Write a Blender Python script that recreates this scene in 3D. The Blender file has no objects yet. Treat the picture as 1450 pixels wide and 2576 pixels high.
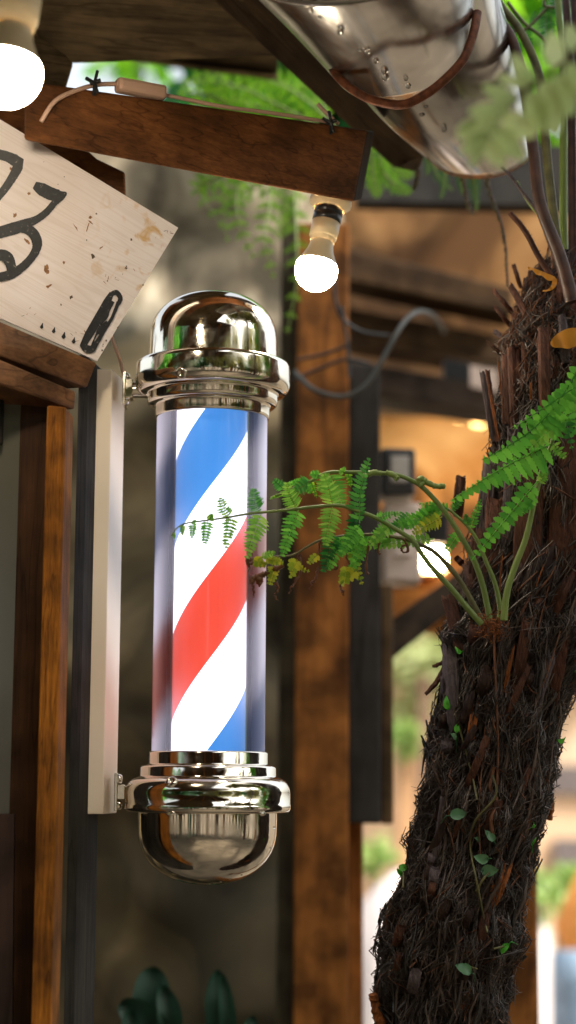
import bpy, math, random
from mathutils import Vector, Matrix, noise
random.seed(7)
sc = bpy.context.scene
COL = sc.collection
V = Vector
# ------------------------------------------------------------------ camera
FPX = 4500.0; PITCH = math.radians(8.37); ROLL = math.radians(0.33)
CAM = V((0, 0, 1.55))
Fw = V((0, math.cos(PITCH), math.sin(PITCH)))
R0 = V((1, 0, 0)); U0 = V((0, -math.sin(PITCH), math.cos(PITCH)))
Rt = math.cos(ROLL)*R0 + math.sin(ROLL)*U0
Up = -math.sin(ROLL)*R0 + math.cos(ROLL)*U0
def ray(x, y): return Fw*FPX + Rt*(x-725) + Up*(1288-y)
def P(x, y, Y):
    d = ray(x, y); return CAM + d*(Y/d.y)
def onplane(x, y, p0, n):
    d = ray(x, y); return CAM + d*((p0-CAM).dot(n)/d.dot(n))
def px(s, Y): return s*Y/FPX*1.0
cd = bpy.data.cameras.new('camera'); co = bpy.data.objects.new('camera', cd); COL.objects.link(co)
M = Matrix((( Rt.x, Up.x, -Fw.x, CAM.x), (Rt.y, Up.y, -Fw.y, CAM.y), (Rt.z, Up.z, -Fw.z, CAM.z), (0,0,0,1)))
co.matrix_world = M
cd.sensor_fit = 'VERTICAL'; cd.sensor_height = 36; cd.sensor_width = 36*0.5625
cd.lens = 36*FPX/2576; cd.clip_start = 0.05; cd.clip_end = 500
cd.dof.use_dof = True; cd.dof.focus_distance = 2.065; cd.dof.aperture_fstop = 2.35
sc.camera = co
# ------------------------------------------------------------------ materials
def newmat(name):
    m = bpy.data.materials.new(name); m.use_nodes = True
    nt = m.node_tree; b = nt.nodes['Principled BSDF']; return m, nt, b
def node(nt, t, **kw):
    n = nt.nodes.new(t)
    for k, v in kw.items():
        if k in n.inputs.keys(): n.inputs[k].default_value = v
        else: setattr(n, k, v)
    return n
def ramp(nt, fac, stops, interp='LINEAR'):
    r = nt.nodes.new('ShaderNodeValToRGB'); r.color_ramp.interpolation = interp
    el = r.color_ramp.elements
    while len(el) < len(stops): el.new(0.5)
    for e, (p, c) in zip(el, stops):
        e.position = p; e.color = (*c, 1)
    nt.links.new(fac, r.inputs[0]); return r
def c3(h):
    def l(v):
        v /= 255; return v/12.92 if v <= .04045 else ((v+.055)/1.055)**2.4
    return tuple(l(v) for v in h)
def bump(nt, b, h, strength=0.4, dist=0.002):
    n = node(nt, 'ShaderNodeBump'); n.inputs['Strength'].default_value = strength; n.inputs['Distance'].default_value = dist
    nt.links.new(h, n.inputs['Height']); nt.links.new(n.outputs[0], b.inputs['Normal'])
def grain_coords(nt, axis, along, across):
    tc = node(nt, 'ShaderNodeTexCoord'); d = V(axis).normalized()
    dot = node(nt, 'ShaderNodeVectorMath', operation='DOT_PRODUCT'); nt.links.new(tc.outputs['Object'], dot.inputs[0]); dot.inputs[1].default_value = d
    s1 = node(nt, 'ShaderNodeVectorMath', operation='SCALE'); nt.links.new(tc.outputs['Object'], s1.inputs[0]); s1.inputs['Scale'].default_value = across
    mul = node(nt, 'ShaderNodeMath', operation='MULTIPLY'); nt.links.new(dot.outputs['Value'], mul.inputs[0]); mul.inputs[1].default_value = across-along
    s2 = node(nt, 'ShaderNodeVectorMath', operation='SCALE'); s2.inputs[0].default_value = d; nt.links.new(mul.outputs[0], s2.inputs['Scale'])
    sub = node(nt, 'ShaderNodeVectorMath', operation='SUBTRACT'); nt.links.new(s1.outputs[0], sub.inputs[0]); nt.links.new(s2.outputs[0], sub.inputs[1])
    return sub.outputs[0], tc.outputs['Object']
def wood(name, dark, light, axis=(0,0,1), along=4, across=70, rough=.6, bumps=.5, blot=.35, spec=.16, stain=None):
    m, nt, b = newmat(name)
    v, o = grain_coords(nt, axis, along, across)
    n1 = node(nt, 'ShaderNodeTexNoise', Scale=1.0, Detail=6.0, Roughness=.65, Distortion=.6); nt.links.new(v, n1.inputs['Vector'])
    n3 = node(nt, 'ShaderNodeTexNoise', Scale=5.0, Detail=4.0, Roughness=.6); nt.links.new(v, n3.inputs['Vector'])
    n2 = node(nt, 'ShaderNodeTexNoise', Scale=14.0, Detail=5.0); nt.links.new(o, n2.inputs['Vector'])
    mx = node(nt, 'ShaderNodeMix', data_type='FLOAT'); mx.inputs[0].default_value = .35
    nt.links.new(n1.outputs[0], mx.inputs[2]); nt.links.new(n3.outputs[0], mx.inputs[3])
    r = ramp(nt, mx.outputs[0], [(.36, dark), (.64, light)])
    r2 = ramp(nt, n2.outputs[0], [(.38, stain or (1-blot*1.5,)*3), (.6, (1,1,1))])
    n5 = node(nt, 'ShaderNodeTexNoise', Scale=.45, Detail=2.0, Distortion=.3); nt.links.new(v, n5.inputs['Vector'])
    r5 = ramp(nt, n5.outputs[0], [(.478, (1,1,1)), (.5, (.42,.38,.36)), (.51, (1,1,1))])
    mc = node(nt, 'ShaderNodeMix', data_type='RGBA', blend_type='MULTIPLY'); mc.inputs[0].default_value = .8; nt.links.new(r.outputs[0], mc.inputs[6]); nt.links.new(r5.outputs[0], mc.inputs[7])
    mm = node(nt, 'ShaderNodeMix', data_type='RGBA', blend_type='MULTIPLY'); mm.inputs[0].default_value = 1
    nt.links.new(mc.outputs[2], mm.inputs[6]); nt.links.new(r2.outputs[0], mm.inputs[7])
    nt.links.new(mm.outputs[2], b.inputs['Base Color'])
    b.inputs['Roughness'].default_value = rough; b.inputs['Specular IOR Level'].default_value = spec
    bump(nt, b, mx.outputs[0], bumps, .0015); return m
def plain(name, col, rough=.6, metal=0, var=.25, scale=30, bumps=.1, spec=.4, detail=4.0):
    m, nt, b = newmat(name)
    tc = node(nt, 'ShaderNodeTexCoord'); n = node(nt, 'ShaderNodeTexNoise', Scale=scale, Detail=detail); nt.links.new(tc.outputs['Object'], n.inputs['Vector'])
    r = ramp(nt, n.outputs[0], [(.3, tuple(c*(1-var) for c in col)), (.7, tuple(min(1, c*(1+var*.4)) for c in col))])
    nt.links.new(r.outputs[0], b.inputs['Base Color']); b.inputs['Roughness'].default_value = rough; b.inputs['Metallic'].default_value = metal
    b.inputs['Specular IOR Level'].default_value = spec
    if bumps: bump(nt, b, n.outputs[0], bumps, .002)
    return m
def patchy(name, stops, scale=4, rough=.9, detail=6, dist=1.0, bumps=.5, vor=0):
    m, nt, b = newmat(name)
    tc = node(nt, 'ShaderNodeTexCoord'); n = node(nt, 'ShaderNodeTexNoise', Scale=scale, Detail=detail, Distortion=dist); nt.links.new(tc.outputs['Object'], n.inputs['Vector'])
    r = ramp(nt, n.outputs[0], stops); out = r.outputs[0]
    if vor:
        w = node(nt, 'ShaderNodeTexVoronoi', feature='DISTANCE_TO_EDGE', Scale=vor); nt.links.new(tc.outputs['Object'], w.inputs['Vector'])
        w2 = node(nt, 'ShaderNodeTexVoronoi', Scale=vor); nt.links.new(tc.outputs['Object'], w2.inputs['Vector'])
        rr = ramp(nt, w.outputs[0], [(0, (.45,.45,.45)), (.12, (1,1,1))])
        hv = node(nt, 'ShaderNodeMix', data_type='RGBA', blend_type='MULTIPLY'); hv.inputs[0].default_value = 1
        bw = node(nt, 'ShaderNodeRGBToBW'); nt.links.new(w2.outputs['Color'], bw.inputs[0])
        r3 = ramp(nt, bw.outputs[0], [(.2, (.55,.55,.6)), (.8, (1.25,1.15,1.0))])
        nt.links.new(rr.outputs[0], hv.inputs[6]); nt.links.new(r3.outputs[0], hv.inputs[7])
        h2 = node(nt, 'ShaderNodeMix', data_type='RGBA', blend_type='MULTIPLY'); h2.inputs[0].default_value = 1
        nt.links.new(out, h2.inputs[6]); nt.links.new(hv.outputs[2], h2.inputs[7]); out = h2.outputs[2]
    nt.links.new(out, b.inputs['Base Color']); b.inputs['Roughness'].default_value = rough; b.inputs['Specular IOR Level'].default_value = .15
    bump(nt, b, n.outputs[0], bumps, .02); return m
def wallmat(name, zsplit):  # stone wall; light on its upper part is put into the paler colour
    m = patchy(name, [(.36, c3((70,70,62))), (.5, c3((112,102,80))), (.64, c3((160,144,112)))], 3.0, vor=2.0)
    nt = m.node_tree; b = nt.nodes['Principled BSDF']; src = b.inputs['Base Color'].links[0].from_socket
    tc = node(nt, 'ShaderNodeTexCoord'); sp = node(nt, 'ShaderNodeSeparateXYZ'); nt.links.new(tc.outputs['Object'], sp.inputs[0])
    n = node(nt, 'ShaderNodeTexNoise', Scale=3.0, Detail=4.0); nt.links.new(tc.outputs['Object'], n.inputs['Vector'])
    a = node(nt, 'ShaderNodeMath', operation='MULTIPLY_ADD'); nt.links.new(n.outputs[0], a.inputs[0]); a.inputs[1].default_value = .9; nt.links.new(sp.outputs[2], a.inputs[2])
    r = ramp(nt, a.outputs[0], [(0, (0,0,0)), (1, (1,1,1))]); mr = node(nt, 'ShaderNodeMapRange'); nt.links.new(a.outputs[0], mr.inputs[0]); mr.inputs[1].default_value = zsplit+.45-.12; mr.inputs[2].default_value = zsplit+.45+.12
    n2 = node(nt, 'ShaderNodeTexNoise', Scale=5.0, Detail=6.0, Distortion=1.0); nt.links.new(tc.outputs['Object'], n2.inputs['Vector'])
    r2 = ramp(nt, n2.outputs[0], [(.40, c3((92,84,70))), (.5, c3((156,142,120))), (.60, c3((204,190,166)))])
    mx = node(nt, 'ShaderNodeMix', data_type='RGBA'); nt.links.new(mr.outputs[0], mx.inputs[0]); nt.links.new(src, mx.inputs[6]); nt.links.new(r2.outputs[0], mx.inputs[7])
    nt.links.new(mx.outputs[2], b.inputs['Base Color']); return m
def foliage(name, c1, c2, trans=.45, rough=.45, scale=30, spec=.4):
    m, nt, b = newmat(name)
    tc = node(nt, 'ShaderNodeTexCoord'); n = node(nt, 'ShaderNodeTexNoise', Scale=scale, Detail=3.0); nt.links.new(tc.outputs['Object'], n.inputs['Vector'])
    gi = node(nt, 'ShaderNodeNewGeometry'); ad = node(nt, 'ShaderNodeMix', data_type='FLOAT'); ad.inputs[0].default_value = .55
    nt.links.new(n.outputs[0], ad.inputs[2]); nt.links.new(gi.outputs['Random Per Island'], ad.inputs[3])
    r = ramp(nt, ad.outputs[0], [(.25, c1), (.75, c2)])
    nt.links.new(r.outputs[0], b.inputs['Base Color']); b.inputs['Roughness'].default_value = rough; b.inputs['Specular IOR Level'].default_value = spec
    t = node(nt, 'ShaderNodeBsdfTranslucent'); nt.links.new(r.outputs[0], t.inputs[0])
    mx = node(nt, 'ShaderNodeMixShader'); mx.inputs[0].default_value = trans
    out = nt.nodes['Material Output']; nt.links.new(b.outputs[0], mx.inputs[1]); nt.links.new(t.outputs[0], mx.inputs[2]); nt.links.new(mx.outputs[0], out.inputs[0])
    return m
def emit(name, col, s):
    m, nt, b = newmat(name); b.inputs['Base Color'].default_value = (.8,.8,.8,1)
    b.inputs['Emission Color'].default_value = (*col, 1); b.inputs['Emission Strength'].default_value = s; return m
# ------------------------------------------------------------------ mesh builder
class MB:
    def __init__(s): s.v = []; s.f = []; s.m = []; s.sm = []
    def add(s, vs, fs, mi=0, smooth=False):
        o = len(s.v); s.v += [V(v) for v in vs]
        for f in fs: s.f.append([i+o for i in f]); s.m.append(mi); s.sm.append(smooth)
    def prism(s, pts, ext, mi=0):
        n = len(pts); e = V(ext)
        vs = list(pts) + [V(p)+e for p in pts]
        nrm = V((0,0,0))
        for i in range(n): nrm += V(pts[i]).cross(V(pts[(i+1) % n]))
        fr = list(range(n)); bk = list(range(2*n-1, n-1, -1))
        fs = [fr, bk] + [[i, i+n, (i+1) % n+n, (i+1) % n] for i in range(n)]
        if nrm.dot(e) > 0: fs = [f[::-1] for f in fs]
        s.add(vs, fs, mi)
    def box(s, c, d, rot=None, mi=0):
        c = V(c); h = V(d)/2; vs = []
        for z in (-1, 1):
            for y in (-1, 1):
                for x in (-1, 1):
                    p = V((x*h.x, y*h.y, z*h.z)); vs.append(c + (rot @ p if rot else p))
        s.add(vs, [[0,2,3,1],[4,5,7,6],[0,1,5,4],[2,6,7,3],[0,4,6,2],[1,3,7,5]], mi)
    def tube(s, pts, r, n=6, mi=0, smooth=True, caps=True):
        pts = [V(p) for p in pts]; k = len(pts)
        rs = r if isinstance(r, (list, tuple)) else [r]*k
        rings = []; ref = None
        for i, p in enumerate(pts):
            t = (pts[min(i+1, k-1)] - pts[max(i-1, 0)])
            if t.length < 1e-9: t = V((0,0,1))
            t.normalize()
            if ref is None: ref = t.orthogonal().normalized()
            ref = (ref - t*ref.dot(t))
            if ref.length < 1e-6: ref = t.orthogonal()
            ref.normalize(); b = t.cross(ref)
            rings.append([p + (ref*math.cos(a) + b*math.sin(a))*rs[i] for a in [2*math.pi*j/n for j in range(n)]])
        vs = [q for rg in rings for q in rg]; fs = []
        for i in range(k-1):
            for j in range(n):
                a = i*n+j; b2 = i*n+(j+1) % n; fs.append([a, b2, b2+n, a+n])
        s.add(vs, fs, mi, smooth)
        if caps:
            s.add(rings[0], [list(range(n))[::-1]], mi); s.add(rings[-1], [list(range(n))], mi)
    def lathe(s, prof, c, n=64, mi=0, axis=None, cap=False):
        c = V(c); ax = V(axis).normalized() if axis is not None else V((0,0,1))
        u = ax.orthogonal().normalized(); w = ax.cross(u); vs = []; fs = []
        for (r, z) in prof:
            for j in range(n):
                a = 2*math.pi*j/n; vs.append(c + ax*z + (u*math.cos(a) + w*math.sin(a))*r)
        for i in range(len(prof)-1):
            for j in range(n):
                a = i*n+j; b = i*n+(j+1) % n; fs.append([a, b, b+n, a+n])
        s.add(vs, fs, mi, True)
    def build(s, name, mats, parent=None, origin=None, bev=0, auto=None):
        if not isinstance(mats, (list, tuple)): mats = [mats]
        if parent is not None: org = parent['_o']; org = V(org)
        else:
            org = V(origin) if origin is not None else V((sum(v.x for v in s.v)/len(s.v), sum(v.y for v in s.v)/len(s.v), min(v.z for v in s.v)))
        me = bpy.data.meshes.new(name); me.from_pydata([v-org for v in s.v], [], s.f)
        for m in mats: me.materials.append(m)
        me.polygons.foreach_set('material_index', s.m); me.polygons.foreach_set('use_smooth', s.sm); me.update()
        o = bpy.data.objects.new(name, me); COL.objects.link(o)
        o['_o'] = tuple(org)
        if parent is not None: o.parent = parent
        else: o.location = org
        if bev:
            b = o.modifiers.new('edge', 'BEVEL'); b.width = bev; b.segments = 2; b.limit_method = 'ANGLE'; b.angle_limit = .6
        return o
def tag(o, label, cat, group=None, kind=None):
    o['label'] = label; o['category'] = cat
    if group: o['group'] = group
    if kind: o['kind'] = kind
    return o
def thing(name, loc, label, cat, group=None):
    e = bpy.data.objects.new(name, None); COL.objects.link(e); e.location = loc; e['_o'] = tuple(loc); e.empty_display_size = .05
    return tag(e, label, cat, group)
def childof(part):  # sub-parts share the thing's coordinates
    return part
def struct(o): o['kind'] = 'structure'; return o
def spline(pts, n=8):
    pts = [V(p) for p in pts]; out = []
    for i in range(len(pts)-1):
        p0 = pts[max(i-1,0)]; p1 = pts[i]; p2 = pts[i+1]; p3 = pts[min(i+2, len(pts)-1)]
        for k in range(n):
            t = k/n
            out.append(.5*((2*p1) + (p2-p0)*t + (2*p0-5*p1+4*p2-p3)*t*t + (3*p1-p0-3*p2+p3)*t**3))
    out.append(pts[-1]); return out
def lerp(a, b, t): return a+(b-a)*t
# ------------------------------------------------------------------ palette
CH = newmat('chrome'); m_chrome, nt, b = CH
b.inputs['Metallic'].default_value = 1; b.inputs['Base Color'].default_value = (.80,.74,.64,1)
tc = node(nt, 'ShaderNodeTexCoord'); n_ = node(nt, 'ShaderNodeTexNoise', Scale=60.0, Detail=6.0); nt.links.new(tc.outputs['Object'], n_.inputs['Vector'])
r_ = ramp(nt, n_.outputs[0], [(.40, (.05,)*3), (.72, (.22,)*3)]); nt.links.new(r_.outputs[0], b.inputs['Roughness'])
bump(nt, b, n_.outputs[0], .03, .001)
m_galv, nt, b = newmat('galvanised_steel')
b.inputs['Metallic'].default_value = 1
v, o_ = grain_coords(nt, (.35,.8,-.3), 4, 60)
n1 = node(nt, 'ShaderNodeTexNoise', Scale=1.0, Detail=6.0, Distortion=.5); nt.links.new(v, n1.inputs['Vector'])
n2 = node(nt, 'ShaderNodeTexNoise', Scale=25.0, Detail=4.0); nt.links.new(o_, n2.inputs['Vector'])
r_ = ramp(nt, n2.outputs[0], [(.3, (.38,.365,.34)), (.7, (.55,.53,.50))]); nt.links.new(r_.outputs[0], b.inputs['Base Color'])
r_ = ramp(nt, n1.outputs[0], [(.2, (.13,)*3), (.85, (.26,)*3)]); nt.links.new(r_.outputs[0], b.inputs['Roughness'])
n3 = node(nt, 'ShaderNodeTexNoise', Scale=9.0, Detail=2.0); nt.links.new(o_, n3.inputs['Vector'])
bump(nt, b, n3.outputs[0], .12, .008)
m_beam = wood('brown_beam_wood', c3((84,50,24)), c3((128,80,42)), (1,.25,-.15), 3, 110, .55)
m_rafter = wood('rafter_wood', c3((52,40,28)), c3((84,66,46)), (.6,.7,-.4), 3, 60, .75)
m_roof = wood('roof_board_wood', c3((74,62,44)), c3((118,100,72)), (1,.2,-.1), 3, 50, .8)
m_rooflip = wood('pale_board_edge', c3((104,88,64)), c3((160,138,104)), (1,.2,-.1), 3, 50, .8)  # paler colour for the board lips so the ribs stand out
m_header = wood('header_wood', c3((84,56,34)), c3((132,92,60)), (.33,.94,0), 3, 60, .5)
m_orange = wood('stained_post_wood', c3((112,66,18)), c3((196,122,38)), (0,0,1), 12, 190, .6, .9, .4)
m_dkbrown = wood('dark_brown_post_wood', c3((54,34,20)), c3((84,56,34)), (0,0,1), 4, 80, .6)
m_black = wood('blackened_post_wood', c3((32,30,26)), c3((62,58,50)), (0,0,1), 5, 90, .75, .8)
m_post = wood('tall_post_wood', c3((124,76,32)), c3((178,114,54)), (0,0,1), 2, 18, .7, .3, .45)
m_darkpil = wood('charcoal_pillar', c3((46,44,42)), c3((66,62,58)), (0,0,1), 2, 20, .8, .2, .2)
m_tan = wood('tan_post_wood', c3((140,84,36)), c3((190,126,64)), (0,0,1), 2, 20, .7, .2, .3)
m_bgbeam = wood('weathered_beam_wood', c3((62,46,32)), c3((98,74,50)), (1,.2,-.2), 3, 30, .8)
m_board = plain('cream_painted_board', c3((248,232,208)), .45, var=.05, scale=8, bumps=.04)
m_lamp_cream = plain('cream_plastic', c3((222,202,164)), .35, var=.06, scale=10, bumps=.02)
m_blackpl = plain('black_plastic', (.02,.02,.022), .3, bumps=.02)
m_cord = plain('pink_beige_cord', c3((205,168,146)), .5, var=.1)
m_rust = plain('rusty_iron', c3((108,60,34)), .65, .35, var=.6, scale=120, bumps=.6)
m_soilwall = patchy('rough_stone_wall', [(.38, c3((56,52,42))), (.5, c3((120,108,86))), (.6, c3((184,164,130)))], 1.5, vor=1.3)
m_masonry = patchy('brown_masonry', [(.38, c3((100,72,46))), (.52, c3((154,116,76))), (.66, c3((196,156,108)))], 3, vor=2.6)
m_plaster = patchy('ochre_plaster', [(.38, c3((110,72,38))), (.5, c3((196,134,70))), (.62, c3((230,176,112)))], 3.5)
m_peach = patchy('peach_wall', [(.3, c3((226,184,144))), (.7, c3((250,226,200)))], .8)
m_leaf = foliage('fern_green', c3((74,150,52)), c3((128,204,74)), .45)
m_leafw = foliage('fern_light_green', c3((96,160,50)), c3((158,204,84)), .45)
m_leafk = foliage('fern_dark_green', c3((50,118,50)), c3((96,168,66)), .4)
m_leafy = foliage('fern_yellow_green', c3((120,150,40)), c3((190,190,50)), .4)
m_leafd = foliage('dead_fern_brown', c3((70,44,24)), c3((120,74,38)), .2)
m_lime = foliage('lime_fern', c3((80,150,30)), c3((160,215,50)), .55)
m_olive = foliage('olive_foliage', c3((92,96,48)), c3((176,170,96)), .45)
m_haze = foliage('pale_yard_foliage', c3((120,160,72)), c3((190,208,128)), .4)
m_deep = foliage('deep_green_fern', c3((22,84,34)), c3((50,130,50)), .45)
m_pale = foliage('pale_near_frond', c3((184,206,140)), c3((210,226,160)), .35)
m_stemg = foliage('green_stem', c3((84,104,46)), c3((128,146,70)), .05, .45)
m_stemb = plain('brown_stem', c3((74,46,34)), .5, var=.5, scale=60, bumps=.4)
m_stemol = plain('olive_stem', c3((96,92,52)), .5, var=.5, scale=60, bumps=.4)
m_bark = plain('tree_fern_bark', c3((56,38,30)), .8, var=.7, scale=70, bumps=1.0)
m_fibre = foliage('dark_root_fibre', c3((20,17,15)), c3((86,70,60)), 0, .45, 12, .6)
m_fibreb = plain('brown_root_fibre', c3((112,70,44)), .6, var=.5, scale=50, bumps=.3)
m_stub = wood('cut_frond_stub', c3((58,36,28)), c3((112,72,54)), (-.2,0,1), 20, 260, .6, .9)
m_stubg = wood('grey_frond_stub', c3((62,54,54)), c3((112,98,98)), (-.1,0,1), 20, 260, .6, .9)
m_splint = wood('orange_splinter', c3((88,48,22)), c3((176,104,52)), (.2,0,1), 20, 300, .7, .9)
m_vleaf = foliage('vine_leaf', c3((62,104,72)), c3((98,142,98)), .2, .35)
m_vleafb = foliage('vine_leaf_bright', c3((50,150,40)), c3((110,200,70)), .4, .35)
# ------------------------------------------------------------------ BARBER POLE
YP = 2.10; CXB = 523.0
pole_axis = P(529, 1500, YP); AX, AY = pole_axis.x, pole_axis.y
S = YP/FPX*1.012
def zy(y):   # height on the axis seen at picture height y
    return P(529, y, AY).z
def prof(lst): return [(r*S, zy(y)) for r, y in lst]
c0 = V((AX, AY, 0))
pole = thing('barber_pole', (AX, AY, zy(2228)), 'lit barber pole with blue, white and red spiral stripes and chrome ends', 'barber pole')
m_stripe, nt, b = newmat('lit_stripe_sheet')
geo = node(nt, 'ShaderNodeNewGeometry'); sep = node(nt, 'ShaderNodeSeparateXYZ'); nt.links.new(geo.outputs['Position'], sep.inputs[0])
def mth(op, a, bb=None):
    n = node(nt, 'ShaderNodeMath', operation=op)
    for i, q in enumerate((a, bb)):
        if q is None: continue
        if isinstance(q, (int, float)): n.inputs[i].default_value = q
        else: nt.links.new(q, n.inputs[i])
    return n.outputs[0]
ang = mth('ARCTAN2', mth('SUBTRACT', sep.outputs[0], AX), mth('SUBTRACT', AY, sep.outputs[1]))   # 0 facing camera, + to the right
pitch_z = zy(1030)-zy(1890)
t_ = mth('SUBTRACT', mth('DIVIDE', mth('SUBTRACT', zy(1030), sep.outputs[2]), pitch_z), 0)
t_ = mth('ADD', t_, mth('DIVIDE', ang, 2*math.pi))
t_ = mth('FRACT', mth('ADD', t_, 4.0))
B_ = (.09,.42,1.0); Rr = (1.0,.10,.055)
rp = ramp(nt, t_, [(0, B_), (.25, (.93,.95,1)), (.5, Rr), (.75, (.93,.95,1))], 'CONSTANT')
st = ramp(nt, t_, [(0, (.21,)*3), (.25, (1,)*3), (.5, (.30,)*3), (.75, (1,)*3)], 'CONSTANT')
bw = node(nt, 'ShaderNodeRGBToBW'); nt.links.new(st.outputs[0], bw.inputs[0])
POLE_E = 1.3
es = mth('MULTIPLY', bw.outputs[0], POLE_E)
nt.links.new(rp.outputs[0], b.inputs['Emission Color']); nt.links.new(es, b.inputs['Emission Strength'])
rp2 = node(nt, 'ShaderNodeMix', data_type='RGBA', blend_type='MULTIPLY'); rp2.inputs[0].default_value = 1; nt.links.new(rp.outputs[0], rp2.inputs[6]); rp2.inputs[7].default_value = (.5,.5,.5,1)
nt.links.new(rp2.outputs[2], b.inputs['Base Color']); b.inputs['Roughness'].default_value = .3
mb = MB(); mb.lathe([(101*S, zy(1935)), (101*S, zy(1000))], c0, 96); mb.build('striped_cylinder', m_stripe, pole)
m_clear, nt, b = newmat('clear_acrylic')
nt.nodes.remove(b)
tr = node(nt, 'ShaderNodeBsdfTransparent'); tr.inputs[0].default_value = (.93,.92,.97,1)
gl = node(nt, 'ShaderNodeBsdfGlossy'); gl.inputs['Roughness'].default_value = .04
df = node(nt, 'ShaderNodeBsdfTranslucent'); df.inputs[0].default_value = (.60,.57,.66,1)
dd = node(nt, 'ShaderNodeBsdfDiffuse'); dd.inputs[0].default_value = (.36,.34,.40,1); md = node(nt, 'ShaderNodeAddShader'); nt.links.new(df.outputs[0], md.inputs[0]); nt.links.new(dd.outputs[0], md.inputs[1])
fr = node(nt, 'ShaderNodeFresnel'); fr.inputs[0].default_value = 1.45
m1 = node(nt, 'ShaderNodeMixShader'); lw = node(nt, 'ShaderNodeLayerWeight'); lw.inputs[0].default_value = .5
pw = node(nt, 'ShaderNodeMath', operation='POWER'); nt.links.new(lw.outputs['Facing'], pw.inputs[0]); pw.inputs[1].default_value = 1.3
ml = node(nt, 'ShaderNodeMath', operation='MULTIPLY_ADD'); nt.links.new(pw.outputs[0], ml.inputs[0]); ml.inputs[1].default_value = 1.0; ml.inputs[2].default_value = .0; ml.use_clamp = True; nt.links.new(ml.outputs[0], m1.inputs[0]); nt.links.new(tr.outputs[0], m1.inputs[1]); nt.links.new(md.outputs[0], m1.inputs[2])
m2 = node(nt, 'ShaderNodeMixShader'); nt.links.new(fr.outputs[0], m2.inputs[0]); nt.links.new(m1.outputs[0], m2.inputs[1]); nt.links.new(gl.outputs[0], m2.inputs[2])
nt.links.new(m2.outputs[0], nt.nodes['Material Output'].inputs[0])
mb = MB(); mb.lathe([(140*S, zy(1925)), (140*S, zy(1020))], c0, 96); mb.lathe([(133*S, zy(1020)), (133*S, zy(1925))], c0, 96); mb.build('clear_tube', m_clear, pole)
def smoothprof(pts, n=5):
    q = spline([V((a, b, 0)) for a, b in pts], n); return [(p.x, p.y) for p in q]
# dome
dome = [(164, 916), (164, 900), (163, 860)]
for i in range(1, 17):
    a = i/16*math.pi/2; dome.append((163*math.cos(a)**.88 if i < 16 else 0.01, 860-121*math.sin(a)**.9))
mb = MB(); mb.lathe(prof(dome), c0, 96); mb.build('dome', m_chrome, pole)
col = [(130, 917), (186, 917), (193, 919), (196.5, 924), (197, 930), (197, 962), (196, 974), (192, 984), (186, 990), (177, 994), (170, 995), (166, 997), (165, 1001), (165, 1013), (163, 1019), (158, 1023), (152, 1024), (147, 1026), (145, 1030), (145, 1048), (144, 1053), (141, 1055), (136, 1055)]
mb = MB(); mb.lathe(prof(col), c0, 96); uc = mb.build('collar', m_chrome, pole)
bot = [(136, 1890), (141, 1890), (146, 1892), (147.5, 1895), (147.5, 1921), (149, 1924), (158, 1925), (165, 1927), (168, 1932), (168, 1951), (170, 1955), (178, 1957), (188, 1962), (196, 1970), (201, 1981), (203, 1992), (203, 2022), (204, 2023), (204, 2034), (201, 2040), (194, 2043), (172, 2044)]
mb = MB(); mb.lathe(prof(bot), c0, 96); lc = mb.build('collar', m_chrome, pole)
bowl = [(171, 2043), (171, 2050), (170, 2088)]
for i in range(1, 17):
    a = i/16*math.pi/2; bowl.append((170*math.cos(a)**.92 if i < 16 else 0.01, 2088+139*math.sin(a)**.97))
mb = MB(); mb.lathe(prof(bowl), c0, 96); mb.build('bowl', m_chrome, pole)
def lugs(par, y, r, a, s):
    d = V((math.sin(a), -math.cos(a), 0)); c = V((AX, AY, zy(y))) + d*r*S
    mb = MB(); mb.lathe([(s*S, 0), (s*S, 3*S), (s*.8*S, 6*S), (s*.35*S, 7*S), (s*.3*S, 4*S), (.01*S, 4*S)], c, 16, axis=d+V((0,0,-.4 if y < 1500 else .8)))
    mb.build('screw', m_chrome, par)
lugs(uc, 978, 192, -.36, 15); lugs(lc, 1968, 192, -.42, 16); lugs(lc, 2040, 196, -.41, 13); lugs(lc, 2041, 196, .75, 10)
m_water, nt, b = newmat('water_drop'); b.inputs['Transmission Weight'].default_value = 1; b.inputs['Roughness'].default_value = 0; b.inputs['IOR'].default_value = 1.33
for a_, y_, r_, q_ in ((1.3,2080,171,3.0),(1.25,2130,163,2.4),(.9,2196,110,2.8),(.7,2205,93,3.0),(.5,2212,78,2.8),(1.1,2172,138,2.2),(.2,2218,60,3.0),(-.4,2214,72,2.2)):
    mb = MB(); mb.lathe([(max(q_*S*math.cos(t), .00001), q_*S*1.2*math.sin(t)) for t in [(-.5+i/8)*math.pi for i in range(9)]], V((AX+math.sin(a_)*r_*S, AY-math.cos(a_)*r_*S, zy(y_))), 10); mb.build('water_drop', m_water, pole)
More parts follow.
